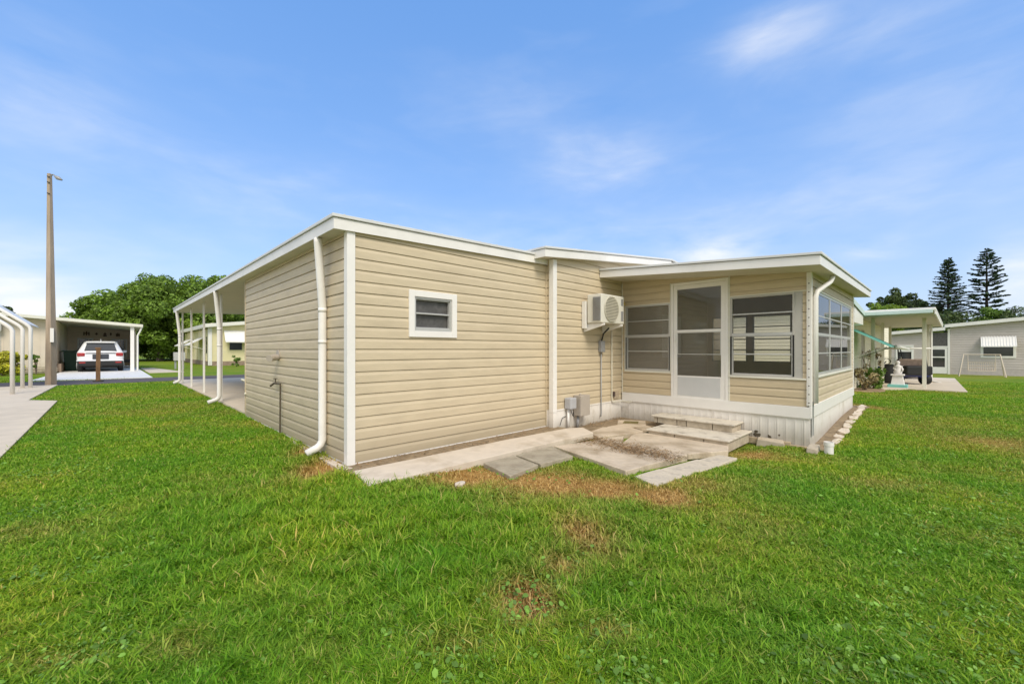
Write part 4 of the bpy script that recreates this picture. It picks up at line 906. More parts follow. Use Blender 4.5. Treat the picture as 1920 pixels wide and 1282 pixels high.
# --- right neighbour with carport and teal trim
g_ = gz(16, -3)
rn = thing('cream_house', 'cream sided house with teal trimmed carport roof and green awning behind the porch', 'house', (15, -2.7, 0))
w = MB(); siding(w, FB(12.8), -2.7, 10, .25, 2.6, phase=.0, depth=.012, e=.10); core(w, FB(12.8), -2.69, 10, .0, 2.6, [], -.01, -.1); w.build('front_wall', NSIDE, rn)
w = MB(); core(w, FA(-2.7), 12.8, 30, -.3, 2.62, [(17.2, 18.2, .1, 2.0)], 0, -.1); siding(w, FA(-2.7), 12.8, 30, .2, 2.5, [(17.2, 18.2, .1, 2.0)], depth=.012); w.build('side_wall', NSIDE, rn)
w = MB(); w.slab(FA(-2.7), 17.2, 18.2, .1, 2.0, -.04, -.01); w.build('side_door', mat('beige_door', (.45, .40, .32), .6), rn)
w = MB(); w.prism([(12.55, -3.0), (15.0, -3.0), (15.0, 10), (12.55, 10)], [2.54, 2.36, 2.36, 2.54], [2.60, 2.42, 2.42, 2.60]); w.build('roof', mat('pale_roof', (.66, .64, .58), .6), rn)
w = MB(); w.prism([(12.5, -3.02), (15.0, -3.02), (15.0, -3.005), (12.5, -3.005)], [2.53, 2.33, 2.33, 2.53], [2.67, 2.47, 2.47, 2.67]); w.build('rake_fascia', PALETEAL, rn)
w = MB(); w.prism([(12.9, -2.98), (14.9, -2.98), (14.9, -2.72), (12.9, -2.72)], 2.05, [2.48, 2.33, 2.33, 2.48]); w.build('gable_panel', WHITE2, rn)
w = MB(); w.prism([(15.02, -4.52), (26, -4.75), (26, -2.72), (15.02, -2.72)], 2.36, 2.40); w.build('carport_soffit', mat('tan_soffit2', (.52, .49, .38), .6, .05), rn)
w = MB(); w.prism([(14.98, -4.56), (26.1, -4.8), (26.1, -2.70), (14.98, -2.70)], 2.405, 2.50); w.build('carport_roof', WHITE2, rn, .02)
w = MB(); w.box(14.94, 15.0, -4.5, -3.02, 2.34, 2.44); w.build('carport_fascia', PALETEAL, rn, .008)
w = MB(); w.prism([(15.0, -4.56), (26, -4.79), (26, -4.76), (15.0, -4.53)], 2.30, 2.40); w.build('carport_fascia', WHITE2, rn, .006)
for (s_, t_) in ((18.2, -4.28), (23.6, -4.32), (16.9, -3.05), (20.5, -3.05), (24.5, -3.05)):
    w = MB(); g0 = gz(s_, t_); w.tube([(s_, t_, g0), (s_, t_, 2.36)], .052, square=True); w.build('carport_post', LTRIM, rn, .008)
w = MB(); w.tube([(23.4, -4.42, gz(23.4, -4.4)+.1), (23.4, -4.42, 2.36)], .04, 8); w.tube([(23.4, -4.42, gz(23.4, -4.4)+.1), (23.2, -4.7, gz(23.4, -4.4)+.03)], .04, 8); w.build('downspout', WHITE2, rn)
w = MB(); w.prism([(14.6, -2.72), (16.4, -2.72), (16.4, -3.62), (14.6, -3.62)], [1.90, 1.90, 1.36, 1.36], [1.93, 1.93, 1.39, 1.39])
for i in range(9): w.prism([(14.6+i*.215, -2.72), (14.64+i*.215, -2.72), (14.64+i*.215, -3.62), (14.6+i*.215, -3.62)], [1.931, 1.931, 1.391, 1.391], [1.95, 1.95, 1.41, 1.41])
aw = w.build('green_awning', TEAL, rn)
w = MB()
for s_ in (14.65, 16.35): w.tube([(s_, -2.74, 1.0), (s_, -3.55, 1.37)], .014, 6)
w.build('awning_arm', STEEL, aw)
w = MB(); w.tube([(16.2, -3.66, 1.37), (16.5, -3.95, 1.30)], [.07, .03], 10); w.build('awning_end', WHITE2, aw, smooth=True)
# stair with railing
sr = thing('side_stair', 'cream stair with white baluster railing under the green awning', 'stair', (17.7, -2.9, 0))
g0 = gz(17.5, -3)
w = MB()
for i in range(3): w.box(16.9, 18.0, -2.86-.12*i-.12, -2.86-.12*i, g0-.1, g0+.34-.11*i)
w.box(16.9, 18, -2.86, -2.72, g0-.1, g0+.45); w.build('treads', LTRIM, sr)
w = MB()
for k in range(5): w.tube([(16.9, -2.76-k*.075, g0+.40-.05*k), (16.9, -2.76-k*.075, g0+1.16-.035*k)], .011, 6)
w.tube([(16.9, -2.72, g0+1.18), (16.9, -3.14, g0+.98)], .022, 8); w.tube([(16.9, -3.14, g0), (16.9, -3.14, g0+1.02)], .028, square=True)
w.build('railing', LTRIM, sr)

# --- grey house
SG = 39.4
def zg0(t): return 2.394-.0873*(t+1.42)
def zg1(t): return 2.88-.097*(t+4.98)
gh = thing('grey_house', 'long low grey sided house with white doors on the right behind the swing', 'house', (SG, -5, -.4))
gb = gz(SG, -5)-.02
w = MB(); o1 = [(-3.39, -2.56, .469, 1.53)]
tp0 = ((SG, -1.42, zg0(-1.42)-.05), (0, .0873, 1)); siding(w, FB(SG), -4.05, -1.45, gb+.45, 3.2, o1, e=.16, depth=.02, top=tp0); w.build('wall', GREYSIDE, gh)
w = MB(); o2 = [(-8.05, -6.68, .80, 1.66)]; tp1 = ((SG, -4.98, zg1(-4.98)-.05), (0, .097, 1)); siding(w, FB(SG), -17, -5.25, gb+.45, 4.6, o2, e=.16, depth=.02, top=tp1); w.build('wall', GREYSIDE, gh)
w = MB(); core(w, FB(SG), -17, -1.45, gb-.2, 2.3, o1+o2+[(-5.2, -4.2, gb, 2.3)], -.005, -.1); w.box(SG, SG+9, -1.5, -1.45, gb, 2.2); w.build('wall_core', GREYBASE, gh)
w = MB(); w.slab(FB(SG), -17, -5.25, gb-.1, gb+.45, .0, .012); w.slab(FB(SG), -4.05, -1.45, gb-.1, gb+.45, 0, .012); w.build('skirting', GREYBASE, gh)
def gro(t0, t1, zf, nm):
    w = MB(); w.prism([(SG-.3, t0), (SG-.3, t1), (SG+9, t1), (SG+9, t0)], [zf(t0), zf(t1), zf(t1), zf(t0)], [zf(t0)+.10, zf(t1)+.10, zf(t1)+.10, zf(t0)+.10]); w.build('roof', mat('grey_white_roof', (.62, .61, .57), .5), gh)
    w = MB(); w.prism([(SG-.33, t0), (SG-.33, t1), (SG-.305, t1), (SG-.305, t0)], [zf(t0)-.1, zf(t1)-.1, zf(t1)-.1, zf(t0)-.1], [zf(t0)+.12, zf(t1)+.12, zf(t1)+.12, zf(t0)+.12]); w.build('fascia', WHITE, gh)
gro(-1.30, -5.0, zg0, ''); gro(-4.98, -17, zg1, '')
w = MB(); w.slab(FB(SG), -4.20, -4.06, gb, 2.5, 0, .05); w.slab(FB(SG), -5.24, -5.12, gb, 2.7, 0, .05); w.slab(FB(SG), -5.12, -4.20, 1.42, 1.52, .0, .045); w.build('entry_post', WHITE2, gh)
w = MB(); w.slab(FB(SG), -5.12, -4.20, 1.52, 2.45, 0, .02); w.build('entry_screen', DSCREEN, gh)
w = MB(); w.frame(FB(SG), -5.11, -4.21, gb+.05, 1.41, .12, 0, .035, wb=.45); w.slab(FB(SG), -4.99, -4.33, .72, .80, 0, .03); dd = w.build('entry_door', WHITE2, gh); w = MB(); w.slab(FB(SG), -4.99, -4.33, gb+.5, 1.3, -.03, -.01); w.build('door_glass', DGLASS, dd)
w = MB(); w.frame(FB(SG), -3.45, -2.5, .42, 1.60, .12, .0, .05); w.slab(FB(SG), -3.33, -2.62, 1.12, 1.48, .0, .03); ww_ = w.build('window', WHITE2, gh); w = MB(); w.slab(FB(SG), -3.39, -2.56, .469, 1.2, -.04, -.02); w.build('pane', DGLASS, ww_)
w = MB(); w.frame(FB(SG), -8.12, -6.62, .74, 1.72, .12, .0, .05); ww_ = w.build('window', WHITE2, gh); w = MB(); w.slab(FB(SG), -8.05, -6.68, .8, 1.66, -.04, -.02); w.build('pane', DGLASS, ww_)
w = MB(); w.prism([(SG-.05, -8.12), (SG-.05, -6.62), (SG-.5, -6.62), (SG-.5, -8.12)], [2.08, 2.08, 1.45, 1.45], [2.12, 2.12, 1.49, 1.49])
for i in range(12): w.prism([(SG-.05, -8.12+i*.125), (SG-.05, -8.08+i*.125), (SG-.5, -8.08+i*.125), (SG-.5, -8.12+i*.125)], [2.12, 2.12, 1.49, 1.49], [2.15, 2.15, 1.52, 1.52])
w.build('awning', WHITE2, gh)
w = MB(); w.slab(FB(SG), -9.6, -9.1, gb+.05, gb+.4, .013, .02); w.build('crawl_vent', DARK, gh)
# porch swing
sw = thing('garden_swing', 'cream two seat garden swing frame before the grey house window', 'swing', (36.2, -6.5, -.4))
gg = gz(36.3, -6.4)
w = MB()
for t_, sg_ in ((-5.72, 1), (-7.28, -1)):
    w.tube([(35.75, t_+sg_*.16, gg), (36.2, t_-sg_*.04, .98)], .028, 6); w.tube([(36.75, t_+sg_*.16, gg), (36.2, t_-sg_*.04, .98)], .028, 6)
w.tube([(36.2, -5.74, .98), (36.2, -7.26, .98)], .03, 6); w.build('swing_frame', SWINGM, sw)
w = MB()
for k in range(13): w.tube([(36.35, -5.98-k*.087, .02+gg*.2), (36.5, -5.98-k*.087, .50)], .012, 5)
for k in range(6): w.box(35.95+k*.075, 36.0+k*.075, -7.04, -5.96, -.03, .0)
for z_ in (.5, .28, .06): w.tube([(36.42, -5.94, z_), (36.42, -7.06, z_)], .016, 6)
for t_ in (-5.94, -7.06): w.tube([(36.2, t_, .98), (35.96, t_, 0)], .012, 5); w.tube([(36.2, t_, .98), (36.45, t_, 0)], .012, 5)
w.build('seat', SWINGM, sw)

# --- golf cart
def cart():
    # built round local origin, x across, y forward, then turned to face the camera's left
    cs, ct = 21.75, -3.42; gg = gz(cs, ct)+.03
    root = thing('golf_cart', 'dark blue golf cart with white canopy parked under the neighbour carport', 'golf cart', (cs, ct, gg))
    M = Matrix.Translation((cs, ct, gg)) @ Matrix.Rotation(R(-58), 4, 'Z') @ Matrix.Diagonal((.95, .92, .79, 1))
    def bld(w, n, m, bev=0, par=root, sm=False): w.bm.transform(M); return w.build(n, m, par, bev, sm)
    w = MB()
    prof = [(-1.15, .40), (-1.2, .66), (-.80, .72), (-.42, .66), (-.32, .30), (.42, .28), (.50, .66), (.75, .86), (1.12, .68), (1.2, .46), (1.1, .34), (.55, .24), (-.5, .24)]
    a = [w.bm.verts.new((-.52, y, z)) for y, z in prof]; b = [w.bm.verts.new((.52, y, z)) for y, z in prof]
    w.bm.faces.new(a); w.bm.faces.new(b[::-1])
    for i in range(len(prof)): w.bm.faces.new((a[i], b[i], b[(i+1) % len(prof)], a[(i+1) % len(prof)]))
    bld(w, 'body', BLUE, .04)
    w = MB(); w.box(-.50, .50, -.80, -.28, .72, .86); bld(w, 'seat', SEAT, .04)
    w = MB(); w.hexa([(-.5, -.85, .93), (.5, -.85, .93), (.5, -.74, .93), (-.5, -.74, .93), (-.5, -.98, 1.28), (.5, -.98, 1.28), (.5, -.88, 1.28), (-.5, -.88, 1.28)]); bld(w, 'backrest', SEAT, .03)
    w = MB(); w.box(-.60, .60, -1.10, .80, 1.77, 1.86); bld(w, 'canopy', WHITE2, .03)
    w = MB()
    w.bm.free()
    for x in (-.48, .48):
        w = MB(); w.tube([(x, -1.1, .7), (x, -.98, 1.3), (x, -.95, 1.79)], .022, 6); bld(w, 'canopy_strut', DARK); w = MB(); w.tube([(x, .62, .85), (x, .50, 1.3), (x, .66, 1.79)], .022, 6); bld(w, 'canopy_strut', DARK)
    w = MB(); w.tube([(-.25, .62, .85), (-.25, .30, 1.12)], .02, 6); w.tube([(-.25+.17*math.cos(k*.524), .29+.04*math.sin(k*.524), 1.13+.15*math.sin(k*.524)) for k in range(13)], .014, 6, cap=False); bld(w, 'steering_wheel', DARK)
    for x in (-.54, .54):
        for y, rr in ((-.82, .28), (.85, .27)):
            w = MB(); w.lathe([(.12, -.10), (rr-.02, -.10), (rr, -.06), (rr, .06), (rr-.02, .10), (.12, .10)], n=18); w.bm.transform(Matrix.Translation((x, y, rr)) @ Matrix.Rotation(math.pi/2, 4, 'Y')); bld(w, 'wheel', DARK)
    w = MB(); w.box(-.5, .5, .60, .64, .92, 1.35); bld(w, 'windshield', glass_mat('cart_shield', (.95, .95, .95), .05, (.4, .4, .4)))
    w = MB(); w.box(-.45, .45, -1.45, -1.15, .5, .95); bld(w, 'rear_basket', DARK, .05)
cart()
tr = thing('black_cargo_bag', 'tall rounded black covered bundle standing left of the golf cart', 'bag', (20.9, -3.2, gz(20.9, -3.2)))
w = MB(); g0 = gz(20.9, -3.2)+.03; w.lathe([(.28, 0), (.33, .1), (.33, .45), (.27, .66), (.12, .78)], (20.9, -3.22, g0), 14); w.build('cover', DARK, tr, smooth=True)
w = MB(); w.tube([(20.9, -3.05, g0), (20.9, -3.02, g0+1.3)], .02, 6); w.build('stick', GREYM, tr)
# statue
ss, tt = 18.0, -3.62; g0 = gz(ss, tt)+.05
sa = thing('garden_statue', 'small white figurine kneeling on a pedestal with a teal foot before the golf cart', 'statue', (ss, tt, g0))
w = MB(); w.box(ss-.26, ss+.26, tt-.26, tt+.26, g0-.08, g0+.09); w.build('foot', TEAL, sa, .015)
w = MB(); w.hexa([(ss-.18, tt-.18, g0+.07), (ss+.18, tt-.18, g0+.07), (ss+.18, tt+.18, g0+.07), (ss-.18, tt+.18, g0+.07), (ss-.13, tt-.13, g0+.40), (ss+.13, tt-.13, g0+.40), (ss+.13, tt+.13, g0+.40), (ss-.13, tt+.13, g0+.40)]); w.box(ss-.18, ss+.18, tt-.18, tt+.18, g0+.401, g0+.45); w.build('pedestal', STATUEM, sa, .01)
w = MB(); w.lathe([(.11, .45), (.12, .52), (.09, .60), (.085, .66), (.10, .71), (.09, .75), (.05, .77), (.04, .79), (.062, .82), (.066, .86), (.05, .90), (.02, .92)], (ss, tt, g0), 14)
w.tube([(ss+.02, tt-.08, g0+.72), (ss-.04, tt-.13, g0+.62), (ss-.10, tt-.12, g0+.56)], [.03, .026, .02], 8); w.tube([(ss+.02, tt+.08, g0+.72), (ss-.06, tt+.10, g0+.64), (ss-.12, tt+.04, g0+.6)], [.03, .026, .02], 8); w.build('figure', STATUEM, sa, smooth=True)
mb = MB(); n = 14; g0 = gz(15.9, -3.1); mb.prism([(15.6+.95*math.cos(6.283*j/n), -3.0+.45*math.sin(6.283*j/n)) for j in range(n)], g0-.05, g0+.05); tag(mb.build('mulch_bed', MULCH, bevel=.02, off=(15.6, -3, g0)), 'tan mulch bed under the dry shrub at the cream house corner', 'flower bed')

# ================================================================ TREES AND SHRUBS
def leaf_cloud(n, centers, radii, size, flat=.7, shell=.55, seed=1, droop=0):
    """quads of leaf clumps spread on the shells of many small clusters"""
    r = np.random.default_rng(seed); C = np.array(centers); Q = np.array(radii)
    wgt = Q**2; idx = r.choice(len(C), n, p=wgt/wgt.sum())
    d = r.normal(size=(n, 3)); d /= np.linalg.norm(d, axis=1)[:, None]
    rad = shell+(1-shell)*r.random(n)**.6
    P = C[idx]+d*(Q[idx]*rad)[:, None]*np.array([1, 1, flat])
    nrm = d*.7+r.normal(size=(n, 3))*.6+np.array([0, 0, .35]); nrm /= np.linalg.norm(nrm, axis=1)[:, None]
    a = np.cross(nrm, r.normal(size=(n, 3))); a /= np.linalg.norm(a, axis=1)[:, None]; b = np.cross(nrm, a)
    sz = size*(.6+.8*r.random(n)); a = a*sz[:, None]; b = b*(sz*.55)[:, None]
    V = np.stack([P-a, P-b*1.0+a*.1, P+a, P+b], 1).reshape(-1, 3)
    return V, np.arange(4*n).reshape(n, 4)
def tree(u, Y, label, h, wd, leaf, bark, n=22000, size=.16, base=None, group=None, ncl=60, lowest=.28, seed=1, clr=.17, cat='tree', name='broadleaf_tree', depth=None, flat=.75):
    x, y = (u-960)/775*Y, Y; z0 = float(ground_z(np.float64(x), np.float64(y))) if base is None else base
    o = bpy.data.objects.new(name, None); S.collection.objects.link(o); o.location = (x, y, z0); o['label'] = label; o['category'] = cat
    if group: o['group'] = group
    r = random.Random(seed); cen = []; rad = []
    zc = h*(lowest+1)/2; rz = h*(1-lowest)/2; depth = depth or wd
    while len(cen) < ncl:
        v = Vector((r.gauss(0, 1), r.gauss(0, 1), r.gauss(0, 1))).normalized()*(r.random()**.38)
        c = Vector((v.x*wd/2*.86, v.y*depth/2*.86, zc+v.z*rz*.86))
        if v.z < 0: c.x *= 1-.25*abs(v.z)
        cen.append(tuple(c)); rad.append(wd*clr*r.uniform(.55, 1.2))
    V, F = leaf_cloud(n, cen, rad, size, flat, .5, seed)
    c = np_mesh('crown', V, F, leaf); c.parent = o
    w = MB(); w.tube([(0, 0, -.3), (.03*h*.2, 0, h*.2), (0, .02*h, h*.45)], [h*.035, h*.026, h*.018], 9)
    for k in range(9):
        c_ = cen[r.randrange(len(cen))]; w.tube([(0, 0, h*r.uniform(.15, .4)), (c_[0]*.45, c_[1]*.45, c_[2]*.75), c_], [h*.014, h*.009, h*.004], 6)
    bmesh.ops.recalc_face_normals(w.bm, faces=w.bm.faces); me = bpy.data.meshes.new('trunk'); w.bm.to_mesh(me); w.bm.free(); me.materials.append(bark)
    t = bpy.data.objects.new('trunk', me); S.collection.objects.link(t); t.parent = o
    return o
G1 = 'broad green trees behind the carport house'
tree(213, 47, 'dense green tree at the left end of the tree mass behind the white car', 8.3, 8.2, LEAF_OAK, BARK, 36000, .15, group=G1, seed=3, lowest=.0, ncl=110, clr=.13)
tree(300, 46, 'tallest dense green tree of the mass, between the carport house and the carport roof', 10.0, 11.5, LEAF_OAK, BARK, 60000, .145, group=G1, seed=4, lowest=.0, ncl=170, clr=.105)
tree(385, 50, 'dark green tree behind the near end of the main carport roof', 10.8, 9.8, LEAF_OAK, BARK, 42000, .16, group=G1, seed=5, lowest=.0, ncl=120, clr=.12)
tree(300, 53, 'low dark thicket between the tree trunks behind the carport house', 5.5, 13, LEAF_OAK, BARK, 22000, .16, group=G1, seed=41, lowest=.0, ncl=70, clr=.12)
tree(500, 58, 'dark green tree far behind the yellow house', 8.0, 12, LEAF_OAK, BARK, 16000, .22, group=G1, seed=6, lowest=.0)
tree(362, 44, 'pale yellow green sapling seen between the white carport posts', 5.2, 3.2, LEAF_LIME, BARK, 5000, .13, seed=7, lowest=.3, ncl=24)
tree(-14, 30, 'dark green tree top just inside the left picture edge', 5.6, 2.2, LEAF_OAKD, BARK, 4000, .12, seed=17, lowest=.5, ncl=18)
# right side
tree(1668, 62, 'dark sparse oak with open crown rising behind the teal trimmed carport', 11.4, 8.6, LEAF_OAKD, BARKD, 12000, .17, seed=8, lowest=.4, ncl=60, clr=.085)
tree(1722, 58, 'dark oak crown beside the first tall pine', 9.6, 7.5, LEAF_OAKD, BARKD, 14000, .17, seed=9, lowest=.2, ncl=64, clr=.10)
tree(1658, 38, 'bright lime green round tree above the carport roof', 6.5, 3.4, LEAF_LIME, BARK, 14000, .09, seed=10, lowest=.3, ncl=50)
tree(1768, 48, 'dark green tree mass at the foot of the first tall pine', 6.9, 6.5, LEAF_OAKD, BARKD, 22000, .13, seed=11, lowest=.0, ncl=80)
tree(1852, 50, 'fresh green shrubby tree under the second tall pine', 7.9, 4.6, LEAF_GRN, BARK, 18000, .11, seed=12, lowest=.1, ncl=60, clr=.14)
tree(1915, 47, 'dark clipped hedge tree behind the grey house roof at the right', 7.3, 5.5, LEAF_OAKD, BARKD, 20000, .11, seed=13, lowest=.0, ncl=50, clr=.2)
tree(1990, 46, 'dark tree just beyond the right picture edge', 6.4, 6.5, LEAF_OAKD, BARKD, 9000, .15, seed=14, lowest=.0, ncl=40)
tree(2060, 52, 'green tree reflected in the porch side windows', 9.0, 9.5, LEAF_OAK, BARKD, 9000, .22, seed=15, lowest=.1, ncl=46)
tree(1903, 60, 'bare twiggy tree top rising over the dark hedge', 8.3, 3.6, mat('grey_twigs', (.20, .18, .18), .8, .2, 3, island=.3), BARK, 1400, .10, seed=16, lowest=.4, ncl=22, clr=.16)
def norfolk(u, Y, h, label, wid, dense, seed, bottom):
    r = random.Random(seed); q = np.random.default_rng(seed)
    x, y = (u-960)/775*Y, Y; z0 = float(ground_z(np.float64(x), np.float64(y)))
    o = bpy.data.objects.new('norfolk_pine', None); S.collection.objects.link(o); o.location = (x, y, z0); tag(o, label, 'tree', 'tall tiered pines')
    w = MB(); w.tube([(0, 0, -.3), (0, 0, h*.5), (0, 0, h*.99)], [h*.016, h*.010, h*.002], 8); limbs = []; P0 = []; D0 = []; L0 = []
    z = bottom*h
    while z < h*.985:
        f = (z-bottom*h)/(h*(1-bottom)); n = 8 if dense else 6
        Lb = wid/2*((1-f)**.75*.95+.05)*(r.uniform(.8, 1.1))
        if not dense: Lb = wid/2*(math.sin(min(1, (1-f)*1.25+.06)*1.57)**.8)*r.uniform(.82, 1.08)*(1 if f > .12 else .7)
        a0 = r.random()*6.28
        for k in range(n):
            a = a0+k*6.283/n+r.uniform(-.3, .3); L_ = Lb*r.uniform(.62, 1.15); zz_ = z+r.uniform(-.22, .22)
            rise = (.22 if not dense else .10)*L_*r.uniform(.4, 1.5)
            e = Vector((math.cos(a)*L_, math.sin(a)*L_, zz_+rise))
            m_ = Vector((math.cos(a)*L_*.5, math.sin(a)*L_*.5, zz_+rise*.15))
            w.tube([(0, 0, z), m_, e], [.045, .03, .012], 4, cap=False)
            cnt = int((16 if dense else 15)*max(.35, L_/(wid/2)))
            for j in range(cnt):
                t_ = (.22+.78*(j+r.random())/cnt) if dense else (.34+.66*(j+r.random())/cnt)
                b = Vector((0, 0, z)).lerp(m_, t_*2) if t_ < .5 else m_.lerp(e, (t_-.5)*2)
                for sg_ in (-1, 1):
                    P0.append(b); side = Vector((-math.sin(a), math.cos(a), 0))*sg_
                    D0.append((side*.8+Vector((math.cos(a), math.sin(a), 0))*.7+Vector((0, 0, r.uniform(.0, .35)))).normalized()); L0.append(r.uniform(.28, .5)*(1.15-.5*f)*(1 if dense else 1.15))
        z += h*(.024 if dense else .040)*(1-.45*f)
    P = np.array(P0); D = np.array(D0); L = np.array(L0)[:, None]
    sd = np.cross(D, q.normal(size=D.shape)); sd /= np.linalg.norm(sd, axis=1)[:, None]; sd *= (.085 if dense else .12)
    V = np.stack([P-sd*.6, P+D*L*.6-sd, P+D*L, P+D*L*.6+sd], 1).reshape(-1, 3); F = np.arange(len(V)).reshape(-1, 4)
    c = np_mesh('crown', V, F, LEAF_PINE); c.parent = o
    bmesh.ops.recalc_face_normals(w.bm, faces=w.bm.faces); me = bpy.data.meshes.new('trunk'); w.bm.to_mesh(me); w.bm.free(); me.materials.append(BARKD)
    t = bpy.data.objects.new('trunk', me); S.collection.objects.link(t); t.parent = o
norfolk(1778, 55, 14.4, 'dense dark conical pine, left one of the two tall pines', 6.6, True, 21, .22)
norfolk(1850, 55, 15.6, 'open tiered pine with airy branches, right one of the two tall pines', 3.9, False, 22, .42)
# shrubs
def shrub(s_, t_, h, wd, leaf, label, n=1500, size=.05, seed=1, ncl=14, group=None):
    v = Wp(s_, t_); g0 = gz(s_, t_)
    o = bpy.data.objects.new('shrub', None); S.collection.objects.link(o); o.location = (v.x, v.y, g0); tag(o, label, 'shrub', group)
    r = random.Random(seed); cen = [(r.gauss(0, .28)*wd*.8, r.gauss(0, .28)*wd*.8, h*(.15+.72*r.random())) for _ in range(ncl)]; rad = [wd*.2*r.uniform(.7, 1.2) for _ in cen]
    V, F = leaf_cloud(n, cen, rad, size, .9, .3, seed); V[:, 2] = np.maximum(V[:, 2], .02); c = np_mesh('foliage', V, F, leaf); c.parent = o
    w = MB()
    for c_ in cen[:8]: w.tube([(0, 0, -.05), (c_[0]*.5, c_[1]*.5, c_[2]*.6), c_], [.018, .014, .006], 5)
    me = bpy.data.meshes.new('stem'); w.bm.to_mesh(me); w.bm.free(); me.materials.append(BARK); t = bpy.data.objects.new('stem', me); S.collection.objects.link(t); t.parent = o
a = at(6, 20.2); shrub(a[0], a[1], 1.25, .95, LEAF_YEL, 'yellow and red croton shrub at the left picture edge before the beige house', 2200, .07, 31)
a = at(33, 20.6); shrub(a[0], a[1], 1.2, .80, LEAF_YEL, 'yellow green croton shrub between the white carport tubes', 2200, .07, 32)
a = at(68, 21.2); shrub(a[0], a[1], 1.15, .30, LEAF_GRN, 'thin green plant against the beige house left of the utility pole', 320, .06, 33, 8)
shrub(15.3, -2.95, .85, .6, LEAF_DRY, 'dry brown shrub at the corner of the cream house', 500, .05, 34)
shrub(16.2, -3.15, .75, .7, LEAF_GRN, 'low green shrub beside the side stair', 700, .05, 35)
shrub(17.6, -2.95, 1.5, .5, LEAF_DRY, 'tall dry flowering shrub under the green awning', 420, .05, 36)
a = at(452, 30); shrub(a[0], a[1]+1.5, .9, .5, LEAF_GRN, 'small dark green shrub against the yellow house wall', 500, .06, 37)

# ================================================================ GRASS
def inside(poly, s, t):
    r = np.zeros(s.shape, bool); n = len(poly)
    for i in range(n):
        (x0, y0), (x1, y1) = poly[i], poly[(i+1) % n]
        c = ((y0 > t) != (y1 > t)); xx = (x1-x0)*(t-y0)/((y1-y0) if y1 != y0 else 1e-9)+x0
        r ^= c & (s < xx)
    return r
EXCL = [[(-.03, -.04), (3.45, -.04), (3.45, -.14), (5.46, -.14), (5.46, -3.29), (10, -3.29), (10, 4.8), (3.3, 17.2), (.0, 17.2), (0, 4.9), (-.03, 4.7)],
        [(-.06, -.0), (-.12, -.80), (3.38, -.86), (3.6, -.54), (3.4, -.0)], [(15.1, -2.7), (15.1, -2.75), (17.3, -3.9), (17.3, -5.25), (30, -5.25), (30, -2.7)], [(5.35, -3.50), (10.3, -3.50), (10.3, -3.2), (5.35, -3.2)], [(2.42, -.92), (2.08, -2.22), (3.25, -2.48), (4.02, -2.58), (4.40, -2.46), (5.45, -2.5), (5.45, -.14), (3.4, -.14)],
        [(1.20, -.9), (1.66, -.9), (1.55, -1.38), (1.09, -1.45)], [(1.70, -.9), (2.40, -.9), (2.17, -1.42), (1.61, -1.40)], [(2.06, -2.34), (1.95, -2.65), (2.5, -2.70), (3.64, -2.82), (3.64, -2.3)],
        [(4.36, -2.48), (5.46, -2.48), (5.46, -1.2), (4.36, -1.2)], [(-2.84, -14), (-2.84, 10.5), (-3.37, 11.2), (-3.24, 17.3), (-9, 17.3), (-9, -14)], [(-60, 17.2), (40, 17.2), (40, 20.2), (.2, 20.2), (-60, 22.9)]]
def grass_material():
    m = bpy.data.materials.new('grass_blades'); m.use_nodes = True; n, l = m.node_tree.nodes, m.node_tree.links; n.clear()
    out = n.new('ShaderNodeOutputMaterial'); p = n.new('ShaderNodeBsdfPrincipled'); p.inputs['Roughness'].default_value = .55; p.inputs['Specular IOR Level'].default_value = .25
    g = n.new('ShaderNodeNewGeometry'); a = n.new('ShaderNodeAttribute'); a.attribute_name = 'dry'
    def ramp(f, stops):
        r = n.new('ShaderNodeValToRGB'); e = r.color_ramp.elements
        e[0].position = stops[0][0]; e[0].color = (*stops[0][1], 1); e[1].position = stops[-1][0]; e[1].color = (*stops[-1][1], 1)
        for q, c in stops[1:-1]:
            z = e.new(q); z.color = (*c, 1)
        l.new(f, r.inputs[0]); return r.outputs[0]
    green = ramp(g.outputs['Random Per Island'], [(0, (.095, .225, .009)), (.35, (.165, .345, .012)), (.7, (.25, .44, .020)), (.92, (.38, .52, .05)), (1, (.62, .50, .16))])
    straw = ramp(g.outputs['Random Per Island'], [(0, (.26, .145, .04)), (.5, (.54, .33, .10)), (1, (.74, .54, .22))])
    nz = n.new('ShaderNodeTexNoise'); nz.inputs['Scale'].default_value = .9; nz.inputs['Detail'].default_value = 4; l.new(g.outputs['Position'], nz.inputs['Vector'])
    tint = ramp(nz.outputs['Fac'], [(.32, (.72, .92, .8)), (.5, (1, 1, 1)), (.68, (1.4, 1.12, 1.05))])
    mu = n.new('ShaderNodeMix'); mu.data_type = 'RGBA'; mu.blend_type = 'MULTIPLY'; mu.inputs['Factor'].default_value = 1; l.new(green, mu.inputs['A']); l.new(tint, mu.inputs['B'])
    mx = n.new('ShaderNodeMix'); mx.data_type = 'RGBA'; l.new(a.outputs['Fac'], mx.inputs['Factor']); l.new(mu.outputs['Result'], mx.inputs['A']); l.new(straw, mx.inputs['B'])
    l.new(mx.outputs['Result'], p.inputs['Base Color'])
    t = n.new('ShaderNodeBsdfTranslucent'); l.new(mx.outputs['Result'], t.inputs[0]); ms = n.new('ShaderNodeMixShader'); ms.inputs[0].default_value = .35
    l.new(p.outputs[0], ms.inputs[1]); l.new(t.outputs[0], ms.inputs[2]); l.new(ms.outputs[0], out.inputs[0]); return m
